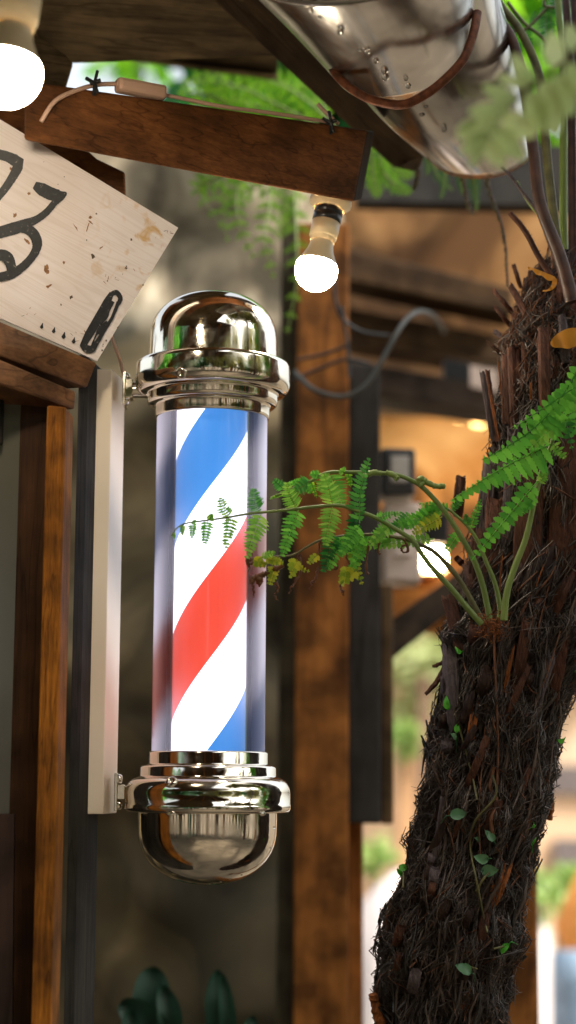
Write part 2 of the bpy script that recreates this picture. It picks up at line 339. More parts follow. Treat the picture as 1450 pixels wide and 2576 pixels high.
# small marks inside the tube
# brackets
for (y0, y1, a0, a1, px0, px1) in ((938, 1024, 955, 998, 290, 322), (1946, 2038, 1973, 2004, 266, 302)):
    Yb = AY+.004
    br = MB(); A = P(px0, (y0+y1)/2, Yb+.012); B = P(px1, (y0+y1)/2, Yb+.012)
    zc = P(px1, (y0+y1)/2, Yb).z; hh = (y1-y0)*S/2
    pl = MB(); xr = P(px1, (y0+y1)/2, Yb).x
    pl.box((xr-.0035, Yb+.004, zc), (.004, .034, hh*2))
    o = pl.build('bracket_plate', m_chrome, pole, bev=.0008)
    for s_ in (-1, 1):
        sb = MB(); sb.lathe([(.0062, 0), (.0062, .002), (.0045, .0042), (.001, .005)], (xr-.0015, Yb-.004, zc+s_*hh*.68), 12, axis=(1,0,0)); sb.build('screw', m_chrome, o)
    am = MB(); am.tube([V((xr-.002, Yb, zc)), V((xr+.010, Yb, zc)), V((AX-.16*0-165*S, Yb, zc))], (a1-a0)*S/2*.95, 20); am.build('bracket_arm', m_chrome, pole)
    bx = MB(); bx.box((xr+.002, Yb, zc), (.010, .022, (a1-a0)*S*1.15)); bx.build('bracket_block', m_chrome, pole, bev=.001)
# ------------------------------------------------------------------ MOUNTING BOARD
YB = 2.085
bl, br_, bs = P(208, 2048, YB), P(260, 2048, YB+.003), P(294, 2048, YB+.065)
tz = P(260, 928, YB).z; bz = P(235, 2048, YB).z
bs = V((bs.x, bs.y, bz)); bl = V((bl.x, bl.y, bz)); br_ = V((br_.x, br_.y, bz)); bb = bl + (bs-br_)
mb = MB(); mb.prism([bl, br_, bs, bb], (0, 0, tz-bz))
tag(mb.build('mounting_board', m_board, origin=(bl.x, bl.y, bz), bev=.0012), 'tall narrow cream board carrying the barber pole brackets', 'board')
# cord from behind sign to bracket
mb = MB(); mb.tube(spline([P(272, 820, 2.1), P(288, 868, 2.1), (P(300, 900, 2.1)), P(311, 940, 2.1)]), .0022, 6)
tag(mb.build('pole_cord', m_cord), 'thin pale cord running from behind the sign to the pole bracket', 'cord')
# ------------------------------------------------------------------ SIGN
TR, BR, TL = P(449, 573, 2.02), P(245, 908, 2.03), P(-200, 178, 1.90)
sn = (BR-TR).cross(TL-TR).normalized()
if sn.y > 0: sn = -sn
BL = onplane(-200, 712, TR, sn)
ax_s = (TR-TL).normalized()
m_sign, nt, b = newmat('pale_pine_board')
v, o_ = grain_coords(nt, tuple(ax_s), 3.5, 60)
n0 = node(nt, 'ShaderNodeTexNoise', Scale=.5, Detail=2.0, Distortion=1.2); nt.links.new(v, n0.inputs['Vector'])
w1 = node(nt, 'ShaderNodeMath', operation='MULTIPLY'); nt.links.new(n0.outputs[0], w1.inputs[0]); w1.inputs[1].default_value = 14
w2 = node(nt, 'ShaderNodeMath', operation='FRACT'); nt.links.new(w1.outputs[0], w2.inputs[0])
r1 = ramp(nt, w2.outputs[0], [(0, (.84,.80,.76)), (.5, (1,1,1)), (.93, (.95,.94,.93)), (1, (.84,.80,.76))])
n2 = node(nt, 'ShaderNodeTexNoise', Scale=9.0, Detail=3.0); nt.links.new(o_, n2.inputs['Vector'])
r2 = ramp(nt, n2.outputs[0], [(.3, c3((232,220,216))), (.7, c3((244,236,238)))])
mm = node(nt, 'ShaderNodeMix', data_type='RGBA', blend_type='MULTIPLY'); mm.inputs[0].default_value = .55
nt.links.new(r2.outputs[0], mm.inputs[6]); nt.links.new(r1.outputs[0], mm.inputs[7])
# yellow stains close to the end of the board
sp = onplane(400, 640, TR, sn) ; base_o = (TR+BR+TL+BL)/4
tcs = node(nt, 'ShaderNodeTexCoord'); ds = node(nt, 'ShaderNodeVectorMath', operation='DISTANCE'); nt.links.new(tcs.outputs['Object'], ds.inputs[0])
n4 = node(nt, 'ShaderNodeTexNoise', Scale=38.0, Detail=5.0, Distortion=1.5); nt.links.new(tcs.outputs['Object'], n4.inputs['Vector'])
r4 = ramp(nt, n4.outputs[0], [(.56, (1,1,1)), (.70, (.80,.58,.28))])
r5 = ramp(nt, ds.outputs['Value'], [(.03, (1,1,1)), (.11, (0,0,0))]); bwd = node(nt, 'ShaderNodeRGBToBW'); nt.links.new(r5.outputs[0], bwd.inputs[0])
m4 = node(nt, 'ShaderNodeMix', data_type='RGBA', blend_type='MULTIPLY'); nt.links.new(bwd.outputs[0], m4.inputs[0]); nt.links.new(mm.outputs[2], m4.inputs[6]); nt.links.new(r4.outputs[0], m4.inputs[7])
nt.links.new(m4.outputs[2], b.inputs['Base Color']); b.inputs['Roughness'].default_value = .5; bump(nt, b, w2.outputs[0], .12, .0008)
s_org = V((TL.x, TL.y, BL.z)); ds.inputs[1].default_value = sp - s_org
m_knot = plain('wood_knot_brown', c3((158,112,72)), .6, var=.5, scale=300)
m_speck = plain('dark_speck', c3((96,80,64)), .6)
sign = MB(); sign.prism([TL, TR, BR, BL], -sn*.012)
def SP(x, y, off=.0006):  # crop coordinates of the sign close-up
    return onplane(.321*x, 346+.321*y, TR + sn*off, sn)
def blotch(mb, x, y, rx, ry, rot, mi, off=.0005, n=12, rag=.45):
    pts = []
    for j in range(n):
        a = 2*math.pi*j/n; k = 1+random.uniform(-rag, rag)
        u, w = math.cos(a)*rx*k, math.sin(a)*ry*k
        pts.append(SP(x+u*math.cos(rot)-w*math.sin(rot), y+u*math.sin(rot)+w*math.cos(rot), off))
    mb.add(pts, [list(range(n))], mi)
for x, y, rx, ry in ((228,438,16,14),(122,608,16,17),(708,625,16,12),(503,980,10,11),(365,1025,16,30),(370,1050,14,20),(385,1165,28,12),(215,812,24,14),(300,848,22,9),(708,660,24,8),(795,862,20,6),(595,705,34,5),(690,700,6,30),(85,240,9,12)):
    blotch(sign, x, y, rx, ry, random.uniform(-.5,1), 1)
for x, y, r in ((758,595,6),(1030,800,7),(732,928,15),(558,1250,11),(843,1122,5),(1125,1155,6),(925,1490,7),(835,1592,7),(803,1668,6),(990,1025,9),(480,1310,6),(456,367,4),(680,803,5),(345,190,3),(808,1635,4),(505,308,5),(993,1010,6),(810,1620,4)):
    blotch(sign, x, y, r, r*1.2, 0, 2, .0006)
for k in range(26):
    x0, y0 = random.choice(((620,1560),(240,1360),(1000,1050),(1280,760),(880,1100)))
    x0 += random.uniform(-70,70); y0 += random.uniform(-40,40)
    blotch(sign, x0, y0, random.uniform(6,20), random.uniform(1.2,2.6), random.uniform(0,3.1), random.choice((1,1,2)), .0006, 6)
so = tag(sign.build('wooden_sign', [m_sign, m_knot, m_speck], origin=s_org), 'pale wooden sign board with black brush lettering, tilted over the window', 'sign')
m_ink, nt, b = newmat('black_brush_paint')
tci = node(nt, 'ShaderNodeTexCoord'); ni = node(nt, 'ShaderNodeTexNoise', Scale=240.0, Detail=4.0); nt.links.new(tci.outputs['Object'], ni.inputs['Vector'])
ri = ramp(nt, ni.outputs[0], [(.3, (.010,.011,.014)), (.64, (.022,.024,.028)), (.74, (.30,.26,.22))]); nt.links.new(ri.outputs[0], b.inputs['Base Color']); b.inputs['Roughness'].default_value = .5
def stroke(pts, wds, off=.0011, jag=2.5, step=4):
    cs = spline([V((a, b, 0)) for a, b in pts], 10); n = len(cs); wds = [q*1.22 for q in wds]
    wd = [lerp(wds[min(int(i/(n-1)*(len(wds)-1)), len(wds)-2)], wds[min(int(i/(n-1)*(len(wds)-1)), len(wds)-2)+1], (i/(n-1)*(len(wds)-1)) - min(int(i/(n-1)*(len(wds)-1)), len(wds)-2)) for i in range(n)]
    L, Rr_ = [], []
    for i, c in enumerate(cs):
        t = (cs[min(i+1, n-1)]-cs[max(i-1, 0)]).normalized(); q = V((-t.y, t.x, 0))*wd[i]/2
        j1, j2 = random.uniform(-jag, jag), random.uniform(-jag, jag)
        L.append(SP(c.x+q.x+q.x/max(wd[i],1)*j1, c.y+q.y+j1*.5, off)); Rr_.append(SP(c.x-q.x+j2*.5, c.y-q.y+j2*.5, off))
    mb = MB(); mb.add(L+Rr_, [[i, i+1, n+i+1, n+i] for i in range(n-1)]); return mb
A = 'painted_stroke'
mb = stroke([(-160,70),(-40,120),(60,150),(120,178),(186,190)], [62,62,66,78,30]); 
m2_ = stroke([(150,190),(140,235),(100,310),(40,400),(-60,520)], [50,66,58,52,50], .0014); mb.add(m2_.v, m2_.f); mb.build(A, m_ink, so)
mb = stroke([(272,372),(330,405),(400,440),(470,455),(524,432)], [46,84,84,78,10])
m2_ = stroke([(480,470),(430,510),(370,580),(290,640),(200,678),(110,712),(0,745),(-100,790)], [40,42,44,48,66,80,74,66], .0014); mb.add(m2_.v, m2_.f)
m2_ = stroke([(100,705),(200,712),(262,752),(292,820),(284,880),(240,950),(170,1020),(90,1070),(0,1092),(-100,1080)], [60,64,68,66,56,50,54,64,60,50], .0017); mb.add(m2_.v, m2_.f)
m2_ = stroke([(-40,925),(20,920),(62,945),(86,1000),(96,1060)], [66,72,76,66,60], .002); mb.add(m2_.v, m2_.f); mb.build(A, m_ink, so)
# dash written as a brushed outline with a dry middle
mb = stroke([(878,1215),(840,1290),(770,1420),(700,1540),(650,1635)], [26,50,56,54,40])
for pts, w in (([(878,1225),(915,1215),(945,1260),(925,1310)], [30,34,30,26]), ([(930,1290),(880,1410),(820,1510),(745,1630)], [26,20,22,34]), ([(640,1615),(680,1655),(725,1655),(760,1600)], [30,52,46,26]),
               ([(880,1280),(820,1400),(790,1470)], [36,30,10]), ([(840,1440),(790,1500),(770,1540)], [10,34,30]), ([(790,1480),(740,1580),(720,1640)], [20,8,16]), ([(850,1350),(835,1400),(800,1450)], [20,26,12])):
    m2_ = stroke(pts, w, .0011+random.uniform(.0003,.0009)); mb.add(m2_.v, m2_.f)
mb.build(A, m_ink, so)
for (x, y, k) in ((330,1478,1),(424,1512,1.05),(502,1553,1.2),(580,1592,1.1)):
    mb = stroke([(x+8, y-26*k), (x+2, y-8*k), (x-2, y+8*k), (x-3, y+20*k)], [2, 12*k, 24*k, 6], jag=1.5)
    mb.build('painted_drop', m_ink, so)
# ------------------------------------------------------------------ WINDOW FRAME, LEFT
wf = thing('window_frame', P(100, 2600, 2.0), 'brown timber window frame under the tilted sign', 'window frame')
HV = V((.326, .945, 0)); BK = V((-.07, .024, 0))
mb = MB(); mb.prism([P(-160,739,1.86), P(246,912,2.035), P(221,976,2.03), P(-160,838,1.86)], V((-.10,.03,0))); mb.build('header', m_header, wf, bev=.0025)
mb = MB(); mb.prism([P(-160,834,1.845), P(193,984,2.005), P(190,1031,2.005), P(-160,915,1.845)], V((-.06,.02,0))); mb.build('header_trim', m_header, wf, bev=.003)
def vpost(name, xs, mat, par=None, yref=1800, zt=None, zb=-.1, back=None, bev=.002, ybot=None):
    pts = [P(x, yref, Y) for x, Y in xs]
    pts = [V((p.x, p.y, zb)) for p in pts]
    if back is None: pts.append(pts[0] + (pts[2]-pts[1]))
    mb = MB(); mb.prism(pts, (0,0,zt-zb)); return mb.build(name, mat, par, bev=bev) if par is not None else mb
zh = P(150, 1024, 1.99).z
zb0 = P(100, 2700, 2.0).z - .3
vpost('post', [(98,1.955),(148,1.965),(168,2.02)], m_orange, wf, zt=P(150,1028,1.975).z, zb=zb0)
vpost('inner_post', [(30,1.99),(104,2.0),(110,2.03)], m_dkbrown, wf, zt=P(90,1010,2.0).z, zb=zb0)
vpost('outer_post', [(166,2.03),(192,2.045),(243,2.135)], m_black, wf, yref=2300, zt=P(235,900,2.05).z, zb=zb0)
m_pane = plain('reflected_grey_glass', c3((96,94,84)), .12, var=.2, scale=6, bumps=.02, spec=.8)  # grey reflection of the pane is put into its base colour
mb = vpost('p', [(-130,1.985),(43,1.992),(43,2.0)], None, zt=P(30,1600,2.0).z*0+P(20,1000,2.0).z, zb=zb0); mb.build('glass_pane', m_pane, wf)
vpost('glazing_bar', [(-40,1.96),(6,1.975),(9,1.985)], m_black, wf, yref=1100, zt=P(10,1000,1.98).z, zb=P(10,1120,1.98).z)
mb = MB(); mb.prism([P(-130,2048,1.972),P(36,2048,1.984),P(30,2700,1.984),P(-130,2700,1.972)], (0,.01,0)); mb.build('lower_panel', wood('brown_panel', c3((72,54,48)), c3((88,68,60)), (0,0,1), 3, 30, .5, .1), wf)
# wall board above, behind the sign
mb = MB(); mb.prism([P(-100,230,2.10), P(60,262,2.10), P(170,330,2.10), P(245,398,2.10), P(316,432,2.10), P(318,492,2.10), P(318,600,2.1), P(-100,700,2.10)], (-.01,.04,0))
tag(mb.build('backing_board', m_beam, bev=.003), 'dark brown board behind the top edge of the wooden sign', 'board')
mb = MB(); mb.prism([P(-120,-150,2.14), P(96,-150,2.14), P(96,88,2.14), P(164,134,2.14), P(186,158,2.14), P(169,215,2.14), P(150,330,2.14), P(-120,330,2.14)], (-.02,.06,0))
tag(mb.build('gable_board', m_roof, bev=.003), 'dark notched board beside the bright gap under the roof', 'board')
# ------------------------------------------------------------------ MAIN BEAM
def quad_beam(name, q, ext, mat, label, cat, bev=.003, group=None):
    mb = MB(); mb.prism(q, ext); mb.m[3] = 1 if isinstance(mat, list) else 0; return tag(mb.build(name, mat, bev=bev), label, cat, group)
e = P(943,331,2.17)-P(926,328,2.08)
quad_beam('timber_beam', [P(60,203,1.88), P(926,328,2.08), P(891,508,2.08), P(60,352,1.88)], e, [m_beam, wood('end_grain', c3((44,30,18)), c3((70,48,28)), (1,0,0), 40, 60, .9)], 'brown timber beam that the lit bulb hangs under', 'beam')
# rafter beside the gutter
rf = [P(494,-30,2.10), P(610,-30,2.06), P(1067,400,2.30), P(1049,432,2.32), P(989,421,2.33)]
mb = MB()
def hexa(a, b):  # a,b : end polygons with the same count
    n = len(a); mb = MB(); vs = list(a)+list(b); fs = [list(range(n)), list(range(2*n-1, n-1, -1))]+[[i, i+n, (i+1) % n+n, (i+1) % n] for i in range(n)]
    mb.add(vs, fs); return mb
e1 = [P(480,-50,2.08), P(560,-50,2.10), P(640,-50,2.03), P(600,-50,2.22)]
e2 = [P(989,421,2.38), P(1046,430,2.40), P(1076,382,2.33), P(1035,380,2.5)]
mb = hexa(e1, e2); tag(mb.build('rafter', m_rafter, bev=.003), 'dark sloping rafter running between the roof boards and metal gutter', 'rafter')
# ------------------------------------------------------------------ ROOF (boards seen from beneath)
roof = thing('eaves_roof', P(400, 100, 2.6), 'dark ribbed eaves roof boards above the green gap', 'roof')
rows = [(-190,-190,2.20,2.20), (-120,-95,2.28,2.30), (-62,-28,2.36,2.4), (-15,35,2.44,2.5), (30,90,2.52,2.6), (72,140,2.60,2.7), (118,198,2.68,2.8)]
for i in range(len(rows)-1):
    a, c = rows[i], rows[i+1]
    mb = MB()
    q = [P(60, a[0]+6, a[2]), P(700, a[1]+6, a[3]), P(700, c[1]+6, c[3]), P(60, c[0], c[2])]
    mb.prism(q, (0, .01, .022)); mb.prism([P(60,c[0]-9,c[2]-.06),P(700,c[1]-9,c[3]-.06),P(700,c[1]+1,c[3]-.055),P(60,c[0]+1,c[2]-.055)], (0,.05,.02), 1)
    mb.build('roof_board', [m_roof, m_rooflip], roof, bev=.002)
mb = MB(); mb.prism([V((-1.6,2.25,2.42)), V((.20,2.25,2.50)), V((.20,-.2,2.95)), V((-1.6,-.2,2.95))], (0,.03,.03)); mb.build('roof_sheet', m_roof, roof)
# ------------------------------------------------------------------ LAMPS
def lamp(base, tip, Rg, label, E, broken=False, Yscale=1):
    ax = (tip-base).normalized(); L = (tip-base).length
    t = thing('hanging_bulb', tuple(base), label, 'light bulb', 'lit bulbs in cream sockets')
    k = Rg/.0265
    mb = MB(); mb.lathe([(.001,0),(.0262*k,0),(.0268*k,.003*k),(.0262*k,.007*k),(.0205*k,.012*k),(.0195*k,.014*k)], base, 40, axis=ax); mb.build('ceiling_rose', m_lamp_cream, t)
    mb = MB(); mb.lathe([(.0175*k,.013*k),(.0180*k,.015*k),(.0180*k,.021*k),(.0172*k,.0215*k),(.0180*k,.022*k),(.0180*k,.031*k),(.016*k,.032*k)], base, 40, axis=ax); mb.build('black_ring', m_blackpl, t)
    mb = MB(); mb.lathe([(.016*k,.031*k),(.0178*k,.032*k),(.0176*k,.052*k),(.0168*k,.0525*k),(.0160*k,.053*k),(.0158*k,.058*k),(.015*k,.0585*k)], base, 40, axis=ax); mb.build('socket', m_lamp_cream, t)
    hl = L-Rg
    mb = MB(); mb.lathe([(.0148*k,.058*k),(.0150*k,.063*k),(.0165*k,.070*k),(.0205*k,.079*k),(.0238*k,.0855*k),(.0248*k,.0885*k)], base, 40, axis=ax); mb.build('bulb_neck', m_lamp_cream, t)
    c = base+ax*(.0885*k+.0085*k)
    pr = []
    for i in range(15):
        a = math.radians(-18)+ (math.pi/2+math.radians(18))*i/14; pr.append((max(Rg*math.cos(a), .0001), Rg*math.sin(a)))
    mb = MB(); mb.lathe(pr, c, 40, axis=ax); mb.build('globe', emit('lit_globe', (1.0,.84,.62), E), t)
    return t
LE = 60
Bp = P(833, 503, 2.115); Tp = P(783, 742, 2.10)
lamp(Bp, Tp, 55.5*2.1/FPX*1.0, 'lit bulb hanging under the end of the brown timber beam', LE)
Bp = P(62, -98, 1.62); Tp = P(0, 300, 1.60)
lamp(Bp, Tp, 92*1.60/FPX, 'lit bulb above the wooden sign, cut by the picture edge', LE*.8)
# ------------------------------------------------------------------ CORD ON BEAM
cord = thing('power_cord', P(240, 213, 1.95), 'pinkish cord with an inline connector lying along the timber beam', 'cord')
mb = MB(); mb.tube(spline([P(104,306,1.885), P(135,258,1.885), P(180,232,1.90), P(240,214,1.925), P(296,211,1.945)]), .0026, 8)
mb.tube(spline([P(410,238,1.975), P(480,252,1.99), P(560,268,2.0), P(680,284,2.03), P(835,308,2.066)]), .0024, 8)
mb.tube(spline([P(800,262,2.07), P(825,288,2.068), P(852,312,2.066)]), .0024, 8); mb.build('cable', m_cord, cord)
a, bq = P(292,213,1.945), P(416,236,1.975); d = (bq-a)
rot = Matrix((d.normalized(), d.cross(V((0,0,1))).normalized()*-1, d.cross(V((0,0,1))).cross(d).normalized())).transposed()
mb = MB(); mb.box((a+bq)/2, (d.length, .018, .017), rot); mb.build('connector', m_cord, cord, bev=.005)
for (x, y, Y, ang_) in ((240,212,1.915,1), (833,312,2.06,-1)):
    mb = MB(); c = P(x, y, Y); k = .011
    mb.tube([c+V((-k*.9,-.004,k*.5)), c+V((0,-.006,-.001)), c+V((k*.3,-.004,-k*1.1))], .0022, 6)
    mb.tube([c+V((k*.25*ang_,-.004,k*1.3)), c+V((0,-.005,.001)), c+V((-k*.1,-.003,-k*1.3))], .002, 6)
    mb.tube([c+V((-k*.5,-.004,-k*.1)), c+V((k*.6,-.004,k*.3))], .0024, 6); mb.build('cable_tie', m_blackpl, cord)
# ------------------------------------------------------------------ GUTTER
gut = thing('gutter', P(1180, 420, 2.3), 'galvanised metal gutter with water drops, held by a rusty hook', 'gutter')
def arc(L, Rr_, sag, bul, n=24, start=0, end=1):
    out = []; c = (L+Rr_)/2; h = (L-Rr_)/2
    for i in range(n+1):
        a = math.pi*(start+(end-start)*i/n); out.append(c + h*math.cos(a) + bul*sag*math.sin(a))
    return out
BU = V((.10,-.45,-.88)).normalized()
def trough(secs, name, sub=5):
    rows_ = []
    for (Lx, Rx, sag) in secs: rows_.append(arc(P(*Lx), P(*Rx), sag, BU))
    full = []
    for j in range(len(rows_[0])): full.append(spline([r[j] for r in rows_], sub))
    m = len(full[0]); n = len(full); mb = MB()
    vs = [full[j][i] for i in range(m) for j in range(n)]
    fs = [[i*n+j, i*n+j+1, (i+1)*n+j+1, (i+1)*n+j] for i in range(m-1) for j in range(n-1)]
    mb.add(vs, fs, 0, True); o = mb.build(name, m_galv, gut)
    so_ = o.modifiers.new('thickness', 'SOLIDIFY'); so_.thickness = .0012; so_.offset = -1
    return full
low = trough([((720,-80,1.95),(1225,-170,1.95),.088),((800,60,2.02),(1255,-10,2.02),.085), ((880,190,2.10),(1290,110,2.10),.082), ((960,280,2.18),(1312,210,2.18),.077), ((1076,385,2.30),(1335,360,2.30),.056)], 'trough')
upp = trough([((560,-120,1.80),(1150,-230,1.80),.11), ((700,20,1.92),(1185,-70,1.92),.098), ((838,172,2.06),(1198,70,2.06),.088)], 'trough')
mb = MB(); mb.tube([p[-1] for p in low], .0016, 6); mb.build('rusty_rim', plain('rust_edge', c3((170,104,58)), .8, var=.5, scale=200), gut)
hk = MB(); hp = [P(836,168,2.07), P(848,190,2.055), P(880,219,2.045), P(923,246,2.04), P(975,261,2.035), P(1020,262,2.03), P(1060,244,2.03), P(1099,218,2.03), P(1140,180,2.03), P(1168,146,2.03), P(1185,105,2.035), P(1195,70,2.04), P(1201,32,2.05)]
hp = [CAM+(p-CAM)*.955 for p in hp]
hk.tube(spline(hp, 4), .0053, 10)
tag(hk.build('gutter_hook', m_rust), 'curved rusty iron hook around the metal gutter', 'hook')
m_water, nt, b = newmat('water_drop'); b.inputs['Transmission Weight'].default_value = 1; b.inputs['Roughness'].default_value = 0; b.inputs['IOR'].default_value = 1.33
def hit_surface(full, x, y):
    best = None; r = ray(x, y).normalized()
    for col_ in full:
        for p in col_:
            w = p-CAM; d_ = (w - r*w.dot(r)).length
            if best is None or d_ < best[0]: best = (d_, w.dot(r))
    return CAM + r*best[1]
for (x, y, s_, F) in ((857,80,8,upp),(862,70,6,upp),(905,122,7,upp),(918,127,6,upp),(926,131,6,upp),(947,153,7,upp),(955,172,8,upp),(967,182,6,upp),(970,193,10,upp),(1028,216,7,upp),(783,28,6,upp),(805,42,6,upp),(1072,265,7,low),(1062,284,9,low),(1118,325,8,low),(1150,60,7,low),(1160,355,6,low),(1205,395,6,low),(1175,365,5,low)):
    c = hit_surface(F, x, y) - ray(x, y).normalized()*.002; r = s_*2.1/FPX
    mb = MB(); pr = [(max(r*math.cos(a), .00001), r*1.1*math.sin(a)) for a in [(-.5+i/8)*math.pi for i in range(9)]]
    mb.lathe(pr, c, 12); mb.build('water_drop', m_water, gut)
# ------------------------------------------------------------------ FERN GENERATORS
def toothed(base, d, s, ln, wd, nrm, cup=0, teeth=4):
    pts = []; k = teeth*2
    for side in (1, -1):
        seq = range(k+1) if side == 1 else range(k-1, 0, -1)
        for i in seq:
            t = i/k; w = wd*(math.sin(math.pi*min(1, t*.80+.2))**.8)*(1.0 if i % 2 else .72)
            if i == k: w = 0
            if i == 0: w = wd*.35
            pts.append(base + d*ln*t + s*w*side + nrm*(-cup*t*t*ln))
    return pts
def pinna(mb, base, tip, hw, n=None, bend=.0, asym=(1,1), taper=.75, fwd=.35, tilt=.25, teeth=4, start=.04, ratio=.47, nvec=None, endcurl=0, stem=None, tipw=.12, mi=0):
    ax = tip-base; L = ax.length; ax = ax/L; nv = nvec or (CAM-base).normalized(); sd = ax.cross(nv).normalized()
    n = n or max(6, int(L/(hw*.30)))
    path = [base + ax*L*t + sd*bend*L*math.sin(math.pi*t) + V((0,0,-.02*L))*t*t for t in [i/14 for i in range(15)]]
    for i in range(n):
        t = start+(1-start)*(i+.5)/n
        f = t*14; k = min(int(f), 13); p = path[k].lerp(path[k+1], f-k); tv = (path[k+1]-path[k]).normalized(); s = tv.cross(nv).normalized()
        prof_ = min(1, .62+t*2.2)*((1-t)**taper*(1-tipw)+tipw)
        for q, am in ((1, asym[0]), (-1, asym[1])):
            if am <= 0: continue
            ln = hw*prof_*am*random.uniform(.8,1.12)*(1 if random.random() > .05 else .4)
            if ln < L*.004: continue
            d = (s*q + tv*(fwd+random.uniform(-.08,.08)) + nv*random.uniform(-tilt,tilt)).normalized()
            w = L/n*ratio*random.uniform(.9,1.1); sv = d.cross(nv).normalized()*(-q if True else 1)
            w = min(w, ln*.45)
            pts = toothed(p, d, sv, ln, w, nv, random.uniform(-.05,.35), teeth)
            mb.add(pts, [list(range(len(pts)))], mi)
    if stem is not None:
        stem.tube(path, [L*.006*(1-.8*i/14)+.0003 for i in range(15)], 5)
    return path
def frond_generic(leaf, stem, pts, width, npin, hw, up=None, teeth=2, thick=.0025, droop=.15, taper=.8, start=.12, nv=None, pn=None):
    path = spline(pts, 8); n = len(path)
    stem.tube(path, [lerp(thick, thick*.25, i/n) for i in range(n)], 6)
    for i in range(npin):
        t = start+(1-start)*(i+.5)/npin; f = t*(n-1); k = min(int(f), n-2); p = path[k].lerp(path[k+1], f-k); tv = (path[k+1]-path[k]).normalized()
        view = nv or (CAM-p).normalized(); s = tv.cross(view).normalized()
        prof_ = math.sin(math.pi*min(1, .22+.78*t)**1.1)**taper if t < .98 else .2
        prof_ = max(.12, min(1, .5+t*1.8)*(1-t)**.7+.05)
        for q in (1, -1):
            ln = width*prof_*random.uniform(.85,1.1)
            tip = p + (s*q*.9 + tv*.45 + view*random.uniform(-.3,.3) + V((0,0,-droop*random.uniform(.5,1.5)))).normalized()*ln
            pinna(leaf, p, tip, hw*prof_**.5, n=pn, bend=random.uniform(-.05,.1)*q, teeth=teeth, tilt=.5, nvec=view, stem=stem)
# ------------------------------------------------------------------ YOUNG FERN ON TRUNK
def D1(x, y): return (415.2+.347*x, 1119.7+.347*y)
def D2(x, y): return (880.8+.3926*x, 1119.7+.3926*y)
fern = thing('young_fern', P(1235, 1575, 2.02), 'young green fern sprouting from the fibrous trunk, one frond crossing the pole', 'fern')
YF = 1.985
def dep(x):  # fronds arch a little toward the camera over the pole
    return lerp(1.93, 2.02, max(0, min(1, (x-430)/800)))
def dep(x): 
    return lerp(1.955, 2.005, max(0, min(1, (x-430)/800)))
def mkfrond(pts, r0, r1, mat=m_stemg, off=0, name='frond', tan=None):
    path = spline([P(x, y, dep(x)+off) for x, y in pts], 6); n = len(path)
    mb = MB(); mb.tube(path, [lerp(r0, r1, i/(n-1))*S/1.0 for i in range(n)], 8)
    for i in range(int(n*2.5)):   # hairs
        k = random.randrange(n-1); p = path[k]; d = V((random.uniform(-1,1), random.uniform(-1,1), random.uniform(-.5,1))).normalized()
        mb.tube([p, p+d*random.uniform(.0015,.0035)], .00025, 3, caps=False)
    return mb.build(name, mat, fern)
def pn(par, mat, lst, D=None, off=0, **kw):
    for it in lst:
        leaf = MB()
        (x0, y0), (x1, y1), hw = it[0], it[1], it[2]; o = dict(kw); 
        if len(it) > 3: o.update(it[3])
        a, b_ = (D(x0, y0), D(x1, y1)) if D else ((x0, y0), (x1, y1))
        k = .347 if D is D1 else .3926 if D is D2 else 1
        pinna(leaf, P(a[0], a[1], dep(a[0])+off), P(b_[0], b_[1], dep(b_[0])+off-.012), hw*k*S, stem=leaf, **o); leaf.build('pinna', random.choice([m_leaf, m_leaf, m_leaf, m_leafw, m_leafk]) if mat is m_leaf else mat, par)
# frond 1 (crosses the pole)
f1 = mkfrond([(1212,1570),(1175,1528),(1136,1481),(1089,1430),(1057,1387),(1038,1359),(991,1328),(940,1300),(881,1279),(859,1272),(821,1272),(762,1278),(714,1284),(630,1292),(571,1302),(512,1310),(471,1316),(446,1328),(432,1348)], 7.5, 1.2)
T = dict(taper=.55)
pn(f1, m_leaf, [((60,635),(72,680),20,dict(n=6)),((128,580),(128,655),28,dict(n=6)),((205,556),(196,672),42,dict(n=7)),((208,560),(226,540),18,dict(n=3)),((310,546),(288,712),62,dict(n=8)),((318,546),(345,498),40,dict(n=4)),
  ((480,518),(445,745),72,dict(n=9)),((476,520),(402,376),72,dict(bend=-.08,n=8)),
  ((700,492),(590,815),92),((690,490),(648,312),84,dict(bend=-.10)),
  ((970,465),(850,800),92),((965,460),(885,268),92,dict(bend=-.08)),
  ((1215,440),(1165,720),100),((1215,440),(1150,205),105,dict(bend=.05))], D1, n=13, **T)
pn(f1, m_leaf, [((62,500),(130,75),88,dict(n=15,bend=-.06,asym=(.55,1.1))),((60,510),(-60,700),78,dict(n=12)),((160,470),(330,430),40,dict(n=9)),((250,520),(120,640),60,dict(n=9))], D2, **T)
pn(f1, m_deep, [((1390,500),(1330,770),70),((1230,640),(1150,915),90),((1400,650),(1230,760),60)], D1, off=.02, n=11, **T)
